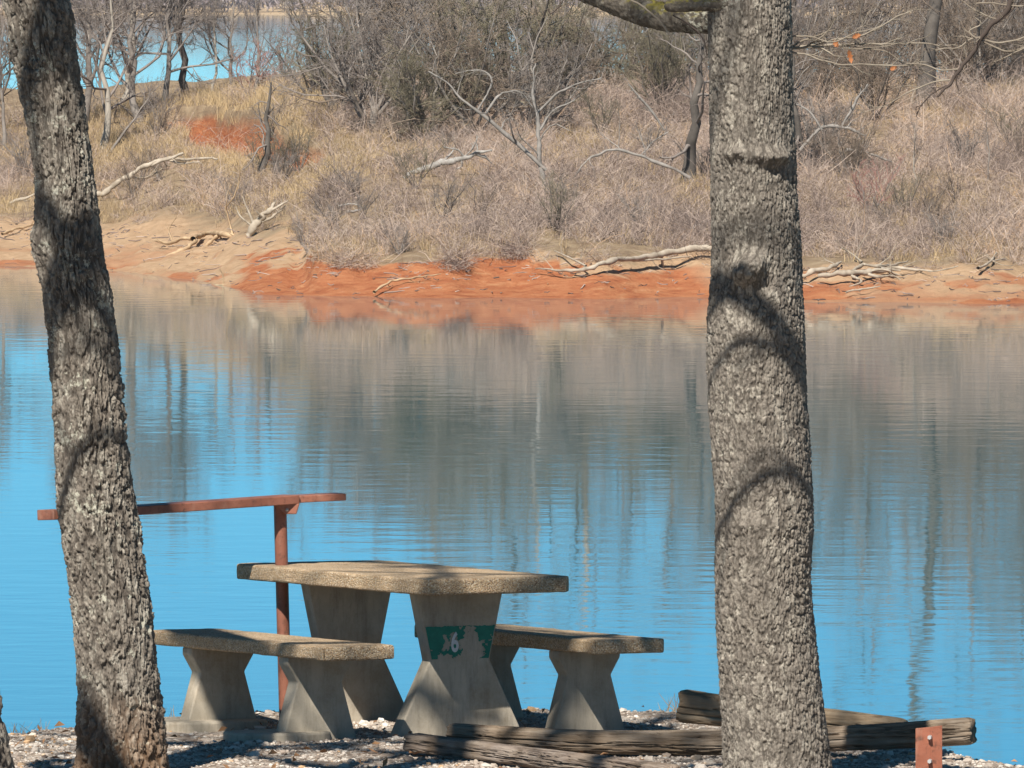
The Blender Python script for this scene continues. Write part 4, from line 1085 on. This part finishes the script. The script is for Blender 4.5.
def leaf(px, py, D, ln, wd_, ang, seed):
    rng = np.random.default_rng(seed); n = 9
    s_ = np.linspace(-1, 1, n)
    wv = (1 - s_ ** 2) ** .6 * (1 + .35 * np.cos(s_ * 11)) * wd_
    ctr = P(px, py, D) - foot
    u = np.array([math.cos(ang), .3, math.sin(ang)]); u /= np.linalg.norm(u); w_ = np.cross(u, [0, 1, .2]); w_ /= np.linalg.norm(w_)
    n_ = np.cross(u, w_)
    a = ctr + u * (s_ * ln)[:, None] + n_ * (.25 * ln * s_ ** 2)[:, None]
    L_, R_ = a + w_ * wv[:, None] + n_ * (.3 * wv)[:, None], a - w_ * wv[:, None] + n_ * (.3 * wv)[:, None]
    co = np.concatenate([L_, a, R_]); g = np.arange(3 * n).reshape(3, n)
    fc = np.concatenate([np.stack([g[i, :-1], g[i, 1:], g[i + 1, 1:], g[i + 1, :-1]], -1) for i in (0, 1)])
    obj('leaf', co, fc, M['leaf'], t)
leaf(835.5, 43, DR + .08, .021, .011, -1.1, 1); leaf(856, 36, DR + .08, .022, .011, .3, 2); leaf(850, 56, DR + .06, .033, .01, -1.35, 3); leaf(893, 68, DR + .1, .018, .01, .4, 4)

# the oak outside the right edge whose thin branch hangs into the picture
foot = np.array([3.55, 52.0, bz(3.55, 52.0) - .15])
t = thing('oak_tree', 'neighbouring oak whose dark drooping branch hangs into the top right corner', 'tree', foot)
rng = np.random.default_rng(91)
sp, sr = stem(rng, 6.2, .25, .17, (.02, .02), .03, 12)
c, f = rough_limb(sp[0], sr[0], 40, 9, .06)
obj('trunk', c, f, M['bark_left'], t, attrs={'bark_plate': np.ones(len(c))})
oak_crown(t, foot, sp[0, -1] - np.array([0, 0, .05]), .17, 53, 6.5, (-.05, .06), n1=11)
l = [np.array([3.62, 52.1, 10.9]) - foot, np.array([3.2, 52.6, 11.2]) - foot, np.array([2.6, 53.2, 11.0]) - foot]
dk = [(1035, -30, 3.4), (1014, -8, 3.0), (1006, 12, 2.8), (990, 26, 2.5), (975, 50, 2.3), (958, 72, 1.9), (947, 86, 1.5), (937, 96, .9)]
pd = np.array([P(a, b, 53.6) for a, b, _ in dk]) - foot
p, r = resample(np.vstack([l, pd]), [.05, .035, .022] + [q[2] * 53.6 / FP for q in dk], 80)
p = p + (np.stack([fbm(p[:, 0] * 8 + i * 7.3, p[:, 1] * 8, p[:, 2] * 8, 4, 5) for i in range(3)], -1) - .5) * .075 * np.linspace(0, 1, 80)[:, None]
obj('drooping_branch', *tubes(p[None], r[None], 8), M['dark_twig'], t)
D4 = 53.6
twig([(985, 40, 1.6), (1003, 42, 1.3), (1024, 38, 1.2), (1050, 30, 1)], D4, 'pale_twig', side=4, seed=31)
twig([(988, 36, 1.4), (970, 40, 1.2), (958, 48, 1.1), (935, 50, .7)], D4, 'pale_twig', side=4, seed=32)
twig([(958, 70, 1.2), (940, 70, 1.1), (925, 64, 1.0), (905, 62, .6)], D4, 'pale_twig', side=2, seed=33)
twig([(950, 80, 1.2), (930, 83, 1.1), (910, 92, 1.0), (885, 104, .7), (862, 112, .4)], D4, 'pale_twig', side=3, seed=34)
twig([(946, 86, 1.1), (934, 93, .9), (922, 104, .7), (915, 116, .5)], D4, 'dark_twig', side=3, seed=35)
twig([(957, 73, 1.3), (956, 82, 1.1), (959, 90, .8)], D4, 'dark_twig', seed=36)
twig([(1003, 20, 1.2), (980, 14, 1.1), (962, 2, 1.0), (950, -12, .8)], D4, 'pale_twig', side=3, seed=37)
twig([(1000, 22, 1.2), (1012, 10, 1.1), (1018, 2, 1.0), (1030, -4, .8)], D4, 'dark_twig', side=3, seed=38)
twig([(985, 42, 1.2), (1005, 50, 1.1), (1024, 47, 1.0), (1044, 50, .8)], D4, 'pale_twig', side=3, seed=39)
twig([(1040, 40, 1.4), (1018, 50, 1.1), (1004, 58, .9), (994, 61, .5)], D4, 'pale_twig', side=2, seed=40)
twig([(975, 5, 1.2), (1000, 4, 1.1), (1026, 6, 1.0), (1050, 2, .8)], D4, 'pale_twig', side=4, seed=41)
twig([(975, 38, 1.0), (968, 31, 1.0), (980, 22, .9), (972, 15, .6)], D4, 'pale_twig', side=2, seed=42)

def shade_limb(pts, r0, seed, oak):  # unseen limb above the frame, added to cast branch shade on the trunks
    rng = np.random.default_rng(seed)
    p, r = resample(np.array(pts) - foot, np.linspace(r0, r0 * .35, len(pts)), 40)
    q = p[:, 0] + p[:, 1]
    p = p + (np.stack([fbm(q * 1.6 + i * 7.3, q * 0, 0, 3, seed) for i in range(3)], -1) - .5) * .35
    a = children(rng, p[None], r[None], n=9, f0=.15, f1=1, ang=.8, lenr=.35, Pn=7, wig=.18, up=.06, rr=.5, rmin=.012)
    b = children(rng, *a, n=6, f0=.2, f1=1, ang=.7, lenr=.5, Pn=5, wig=.2, up=.03, rr=.6, rmin=.006)
    keep = []
    for (u, v), k in ((a, 6), (b, 4)):
        m = ~in_frame(u + foot)
        if m.any(): keep.append(tubes(u[m], v[m], k))
    obj('limb', *merge([tubes(p[None], r[None], 10)] + keep), M['bark_limb'], oak)
shade_limb([(3.55, 52.1, 11.3), (2.2, 52.6, 11.5), (.9, 53.2, 12.1), (.1, 53.6, 12.55), (-1.0, 54.2, 13.3)], .1, 5, t)
# third oak: its foot just enters at the lower left
D3 = 51.5
rows = [300, 400, 500, 600, 680, 700, 720, 745, 768, 790]
rt3 = [-78, -60, -42, -22, -5, -1, 3, 8, 13, 18]
lf3 = [a - 92 for a in rt3]
zf = bz(-2.2, D3) - .15
co, fc, at, foot, top, rtop, _ = bark_trunk(D3, rows, lf3, rt3, zf, 3.2, .03, .08, .02, 17, [], seg=200, dz=.009)
t = thing('oak_tree', 'dark leaning oak foot just entering the lower left corner', 'tree', foot)
obj('trunk', co, fc, M['bark_left'], t, attrs=at)
oak_crown(t, foot, top - np.array([0, 0, .03]), rtop, 67, 7.5, (.1, .08), n1=14)
shade_limb([(-3.1, 51.5, 12.6), (-3.9, 53.2, 13.6), (-3.2, 54.5, 13.8), (-2.0, 54.9, 14.0)], .1, 7, t)
shade_limb([(-3.1, 51.5, 11.8), (-3.8, 53.3, 12.5), (-3.05, 54.5, 12.85), (-1.6, 55.2, 13.2)], .1, 8, t)
print('oaks', time.time() - T0)

# ------------------------------------------------------------------ the concrete table and its two benches
TH = R(28.4)
rdir = np.array([math.cos(TH), math.sin(TH)]); ldir = np.array([-math.sin(TH), math.cos(TH)])
def slab(name, w, l, z0, z1, cut, parent, seed):
    hw, hl = w / 2, l / 2
    poly = [(-hw + cut, -hl), (hw - cut, -hl), (hw, -hl + cut), (hw, hl - cut), (hw - cut, hl), (-hw + cut, hl), (-hw, hl - cut), (-hw, -hl + cut)]
    bm = prism_bm(poly, z0, z1, 'xy', .011, 3)
    bmesh.ops.triangulate(bm, faces=bm.faces[:])
    for _ in range(5):
        ed = [e for e in bm.edges if e.calc_length() > .05]
        if not ed: break
        bmesh.ops.subdivide_edges(bm, edges=ed, cuts=1)
        bmesh.ops.triangulate(bm, faces=bm.faces[:])
    bm.normal_update()
    co = np.array([v.co for v in bm.verts]); nn = fbm(co[:, 0] * 28, co[:, 1] * 28, co[:, 2] * 28, 3, seed) - .5
    n2 = fbm(co[:, 0] * 5, co[:, 1] * 5, co[:, 2] * 5, 2, seed + 3) - .5
    for v, a, b in zip(bm.verts, nn, n2): v.co += v.normal * float(a * .006 + b * .003)
    return bm_obj(name, bm, M['aggregate'], parent, smooth=True)
def hourglass(wt, ww, wb, h, hw, z0=0.0, lip=.03):
    """half profile up to full outline: bottom, waist at height hw, top with a short vertical lip"""
    r = [(wb / 2, z0), (ww / 2, hw), (wt / 2, h - lip), (wt / 2, h)]
    return r + [(-a, b) for a, b in r[::-1]]
def leg(y0, prof, th, parent, seed, name='leg'):
    bm = prism_bm(prof, y0, y0 + th, 'xz', .007, 2)
    return bm_obj(name, bm, M['concrete'], parent)
def footing(x0, x1, y0, y1, z0, z1, parent, seed):
    """flat poured pad with worn irregular outline"""
    rng = np.random.default_rng(seed); cx, cy = (x0 + x1) / 2, (y0 + y1) / 2; n = 28
    poly = []
    for i in range(n):
        a = i / n * 2 * math.pi; c, s2 = math.cos(a), math.sin(a)
        k = (abs(c) ** 4 + abs(s2) ** 4) ** -.25 * (1 + .1 * (rng.random() - .5))
        poly.append((cx + k * c * (x1 - x0) / 2, cy + k * s2 * (y1 - y0) / 2))
    return bm_obj('footing', prism_bm(poly, z0, z1, 'xy', .012, 2), M['concrete'], parent)
TW, TL, BW, BL = .79, 1.97, .38, 1.83
zt = GZ
# table: its near left corner seen at (425, 596)
crn = P(425, 596, 60.85)[:2]
tc_ = crn + rdir * TW / 2 + ldir * TL / 2
table = thing('picnic_table', 'concrete picnic table with pebbled top and worn green number band on its leg', 'picnic table', (tc_[0], tc_[1], zt), TH)
slab('tabletop', TW, TL, .68, .755, .035, table, 3)
prof = hourglass(.46, .32, .73, .679, .35, -.06, .01)
ylegs = (-TL / 2 + .39, -TL / 2 + 1.5)
l1 = leg(ylegs[0], prof, .085, table, 1); leg(ylegs[1], prof, .085, table, 2)
# worn green band with its number, on the near leg's front face
def half_w(z): return np.interp(z, [-.06, .35, .669, .679], [.365, .16, .23, .23])
def paint_band():
    zs = np.linspace(.357, .514, 90); yf = ylegs[0] - .0022
    us = np.linspace(-1, 1, 150)
    U, Zz = np.meshgrid(us, zs); Xx = U * (half_w(Zz) - .009)
    cu, cz = (U[:-1, :-1] + U[1:, 1:]) / 2, (Zz[:-1, :-1] + Zz[1:, 1:]) / 2
    cx_ = (Xx[:-1, :-1] + Xx[1:, 1:]) / 2
    n = fbm(cx_ * 28, cz * 28, 1.3, 4, 6) * .8 + .2 * fbm(cx_ * 90, cz * 90, 4, 2, 3)
    v = (cz - .357) / .157
    # big bare patch right of the number, smaller ones left of it and along the lower edge
    bare = np.exp(-(((cx_ - .055) / .062) ** 2 + ((v - .4) / .5) ** 2) * 1.1) * .8
    bare += np.exp(-(((cx_ - .09) / .035) ** 2 + ((v - .25) / .3) ** 2)) * .45
    bare += np.exp(-(((cx_ + .075) / .022) ** 2 + ((v - .72) / .2) ** 2)) * .5 + np.exp(-(((cx_ + .037) / .018) ** 2 + ((v - .62) / .26) ** 2)) * .5
    bare += .55 * np.exp(-(v / .14) ** 2) * (cx_ > -.12) * (cx_ < .05) + np.exp(-(((cx_ + .07) / .025) ** 2 + ((v - .3) / .14) ** 2)) * .5
    keep = (n - .5) * 1.9 + .34 - bare > 0
    jag = (fbm(cx_ * 60, cx_ * 0, 5.5, 2) - .5) * .05
    keep &= (v < .985 + jag)
    g = np.arange(Xx.size).reshape(Xx.shape)
    fc = np.stack([g[:-1, :-1], g[:-1, 1:], g[1:, 1:], g[1:, :-1]], -1)[keep]
    used, inv = np.unique(fc, return_inverse=True)
    co = np.stack([Xx.ravel(), np.full(Xx.size, yf), Zz.ravel()], -1)[used]
    o = obj('painted_band', co, inv.reshape(-1, 4), M['green'], l1, smooth=False)
    return o
paint_band()
cu = bpy.data.curves.new('numeral', 'FONT'); cu.body = '6'; cu.size = .135; cu.extrude = .0006; cu.align_x = 'CENTER'; cu.offset = .0035
to = bpy.data.objects.new('painted_number', cu); COL.objects.link(to)
bpy.context.view_layer.update()
me = bpy.data.meshes.new_from_object(to.evaluated_get(bpy.context.evaluated_depsgraph_get())); bpy.data.objects.remove(to)
no = link('painted_number', me, M['white'], l1)
no.location = (-.03, ylegs[0] - .0042, .393); no.rotation_euler = (math.pi / 2, 0, 0); no.scale = (.62, .95, 1)

def bench(label, corner, seed, pads):
    c = corner + rdir * BW / 2 + ldir * BL / 2
    b = thing('concrete_bench', label, 'bench', (c[0], c[1], zt), TH, 'concrete benches of the picnic table')
    slab('seat', BW, BL, .385, .452, .012, b, seed)
    pf = hourglass(.335, .235, .415, .384, .265, -.05, .035)
    for y in (-BL / 2 + .4, -BL / 2 + 1.4): leg(y, pf, .1, b, seed)
    for q in pads: footing(*q, b, seed + int(q[1] * 100))
    return b
bench('concrete bench with sunlit side nearest the leaning oak', P(323.5, 663, 60.6)[:2], 11,
      [(-.42, .05, -BL / 2 + .3, -BL / 2 + .66, -.06, .035), (-.4, .2, -BL / 2 + 1.25, -BL / 2 + 1.72, -.06, .04)])
bench('concrete bench beyond the table with its long side in shadow', P(595, 656.5, 61.2)[:2], 15, [])

# ------------------------------------------------------------------ the red-brown rail
DRl = 62.4
def railing():
    base = P(287, 706, DRl); base[2] = bz(base[0], base[1]) - .25
    t = thing('railing', 'red brown metal rail on a round post at the brow of the bank', 'railing', base)
    top = P(280, 503, DRl)
    def pole(a, b, r):
        pts = np.linspace(a, b, 12) - base
        return tubes(pts[None], np.full((1, 12), r), 20)
    obj('post', *pole(base, top + np.array([0, 0, .0]), .031), M['rail_paint'], t)
    # second post, behind the leaning oak
    b2 = P(112, 716, DRl - .5); b2[2] = bz(b2[0], b2[1]) - .25
    t2 = P(104, 515, DRl - .5)
    obj('post', *pole(b2, t2, .031), M['rail_paint'], t)
    def board(a, b, w, h, name):
        a, b = a - base, b - base; d_ = b - a; L = np.linalg.norm(d_)
        bm = box_bm(0, L, -w / 2, w / 2, 0, h, .004)
        o = bm_obj(name, bm, M['rail_paint'], t)
        o.location = a; o.rotation_euler = Vector(d_).to_track_quat('X', 'Z').to_euler()
        return o
    j = P(288, 503.5, DRl)
    A = P(62, 519.5, DRl - .75); B = P(341, 500, DRl + .12)
    board(A, j + np.array([.02, .0, 0]), .135, .042, 'rail_board')
    board(j + np.array([.023, .02, .004]), B, .135, .034, 'rail_board')
    e = P(45, 520, DRl - .62)
    board(e, A + np.array([-.003, .06, -.003]), .11, .05, 'rail_end')
    br = prism_bm([(-.075, 0), (.065, 0), (.05, -.05), (-.005, -.05), (-.055, -.012)], -.03, .03, 'xz', .003, 1)
    o = bm_obj('bracket', br, M['rail_paint'], t); o.location = top - base + np.array([.03, -.035, -.001])
    bm = bmesh.new(); bmesh.ops.create_uvsphere(bm, u_segments=10, v_segments=6, radius=.008)
    o = bm_obj('bolt', bm, M['steel'], t, True); o.location = top - base + np.array([.035, -.068, -.03])
railing()

# ------------------------------------------------------------------ old landscape timbers
def timber(label, a, b, ra, rb, mat, seed, square=0.0, sag=0.0, zsq=1.0, end_crack=True):
    a, b = np.array(a), np.array(b); d_ = b - a; L = np.linalg.norm(d_)
    n, k = 220, 120
    xs = np.linspace(0, L, n); ang = np.arange(k) / k * 2 * np.pi
    A_, X_ = np.meshgrid(ang, xs)
    r = ra + (rb - ra) * X_ / L
    ca, sa = np.cos(A_), np.sin(A_)
    if square: r = r * ((np.abs(ca) ** 6 + np.abs(sa) ** 6) ** (-1 / 6) * square + (1 - square))
    gr = fbm(ca * 4.2 + 3, sa * 4.2, X_ * 1.1, 5, seed)
    gr2 = fbm(ca * 7.2 + 8, sa * 7.2, X_ * 1.6, 5, seed + 15)
    crack = sstep(.475, .497, gr) * (1 - sstep(.5, .522, gr)) + .7 * sstep(.56, .58, gr2) * (1 - sstep(.582, .61, gr2))
    r = r * (1 + .3 * (fbm(ca * 1.3, sa * 1.3, X_ * 1.6, 4, seed + 2) - .5)) - .028 * crack - .006 * fbm(ca * 16, sa * 16, X_ * 3, 3, seed + 7)
    e = np.minimum(X_, L - X_) + .035 * (fbm(ca * 3, sa * 3, X_ * 0, 3, seed + 4) - .5)
    r = r * (.86 + .14 * sstep(0, .03, e) ** .5)
    Zs = r * sa * zsq + sag * np.sin(X_ / L * math.pi); Ys = r * ca
    co = np.stack([X_ + .02 * (fbm(ca * 3, sa * 3, 0, 2, seed) - .5), Ys, Zs], -1).reshape(-1, 3)
    g = np.arange(n * k).reshape(n, k); g2 = np.roll(g, -1, axis=1)
    fc = np.stack([g[:-1], g2[:-1], g2[1:], g[1:]], -1).reshape(-1, 4)
    co = np.vstack([co, [[.004, 0, 0], [L - .004, 0, 0]]]); ci = n * k
    tri = np.concatenate([np.stack([np.full(k, ci), g2[0], g[0]], -1), np.stack([np.full(k, ci + 1), g[-1], g2[-1]], -1)])
    o = obj('timber', co, [fc, tri], M[mat])
    o.location = a; o.rotation_euler = Vector(d_).to_track_quat('X', 'Z').to_euler()
    return tag(o, label, 'timber', 'old landscape timbers')
timber('thick tan timber farthest back with its squared end left of the right oak', P(680, 706, 61.2), P(905, 731, 61.0), .078, .06, 'timber_tan', 3, .95)
timber('long cracked grey timber running behind the right oak and out over the water', P(449, 735.5, 60.0), P(973, 730.5, 59.3), .055, .062, 'timber', 8, .35, -.045, 1.05)
timber('dark rounded timber nearest the camera in front of the table leg', P(411, 742, 59.9), P(672, 775, 57.7), .052, .058, 'timber_dark', 14, .6, 0, .85)

# ------------------------------------------------------------------ the short rusty angle post at lower right
def angle_post():
    Dp = 57.0
    c = P(931, 727, Dp); gz = bz(c[0], c[1])
    t = thing('steel_post', 'short red rusty angle iron post with bolts before the long timber', 'post', (c[0], c[1], gz - .15), R(-8))
    zt_ = c[2] - gz + .15
    bm = bmesh.new()
    def plate(x0, y0, x1, y1, z0, za, zb, th, nx_, ny_):
        vs = []
        for (x, y, z) in ((x0, y0, z0), (x1, y1, z0), (x1, y1, zb), (x0, y0, za)):
            vs.append((bm.verts.new((x, y, z)), bm.verts.new((x + nx_ * th, y + ny_ * th, z))))
        f_ = [v[0] for v in vs]; k_ = [v[1] for v in vs]
        bm.faces.new(f_); bm.faces.new(k_[::-1])
        for i in range(4): bm.faces.new((f_[i], f_[(i + 1) % 4], k_[(i + 1) % 4], k_[i]))
    w = .066
    plate(-w, -.028, 0, 0, 0, zt_ - .005, zt_, .008, .4, .9)
    plate(.0012, 0, .048, .02, 0, zt_, zt_ + .006, .008, -.4, .9)
    bmesh.ops.bevel(bm, geom=bm.edges[:], offset=.0015, segments=1, affect='EDGES')
    bm_obj('angle_bar', bm, M['post_paint'], t)
    for z in (zt_ - .045, zt_ - .15):
        b = bmesh.new()
        bmesh.ops.create_cone(b, cap_ends=True, segments=6, radius1=.011, radius2=.009, depth=.03, matrix=Matrix.Translation((-.004, -.016, z)) @ Matrix.Rotation(R(90), 4, 'X'))
        bm_obj('bolt', b, M['steel'], t)
angle_post()
# ------------------------------------------------------------------ the air over the lake
bm = box_bm(-2700, 2700, -90, 6900, -2.5, 46)
m_ = bpy.data.materials.new('lake_haze'); m_.use_nodes = True; nt_ = m_.node_tree
nt_.nodes.remove(nt_.nodes['Principled BSDF'])
pv = nt_.nodes.new('ShaderNodeVolumePrincipled'); pv.inputs['Color'].default_value = (.86, .9, 1, 1); pv.inputs['Density'].default_value = .00004
nt_.links.new(pv.outputs[0], nt_.nodes['Material Output'].inputs['Volume'])
tag(bm_obj('haze', bm, m_), kind='stuff')
print('done', time.time() - T0)
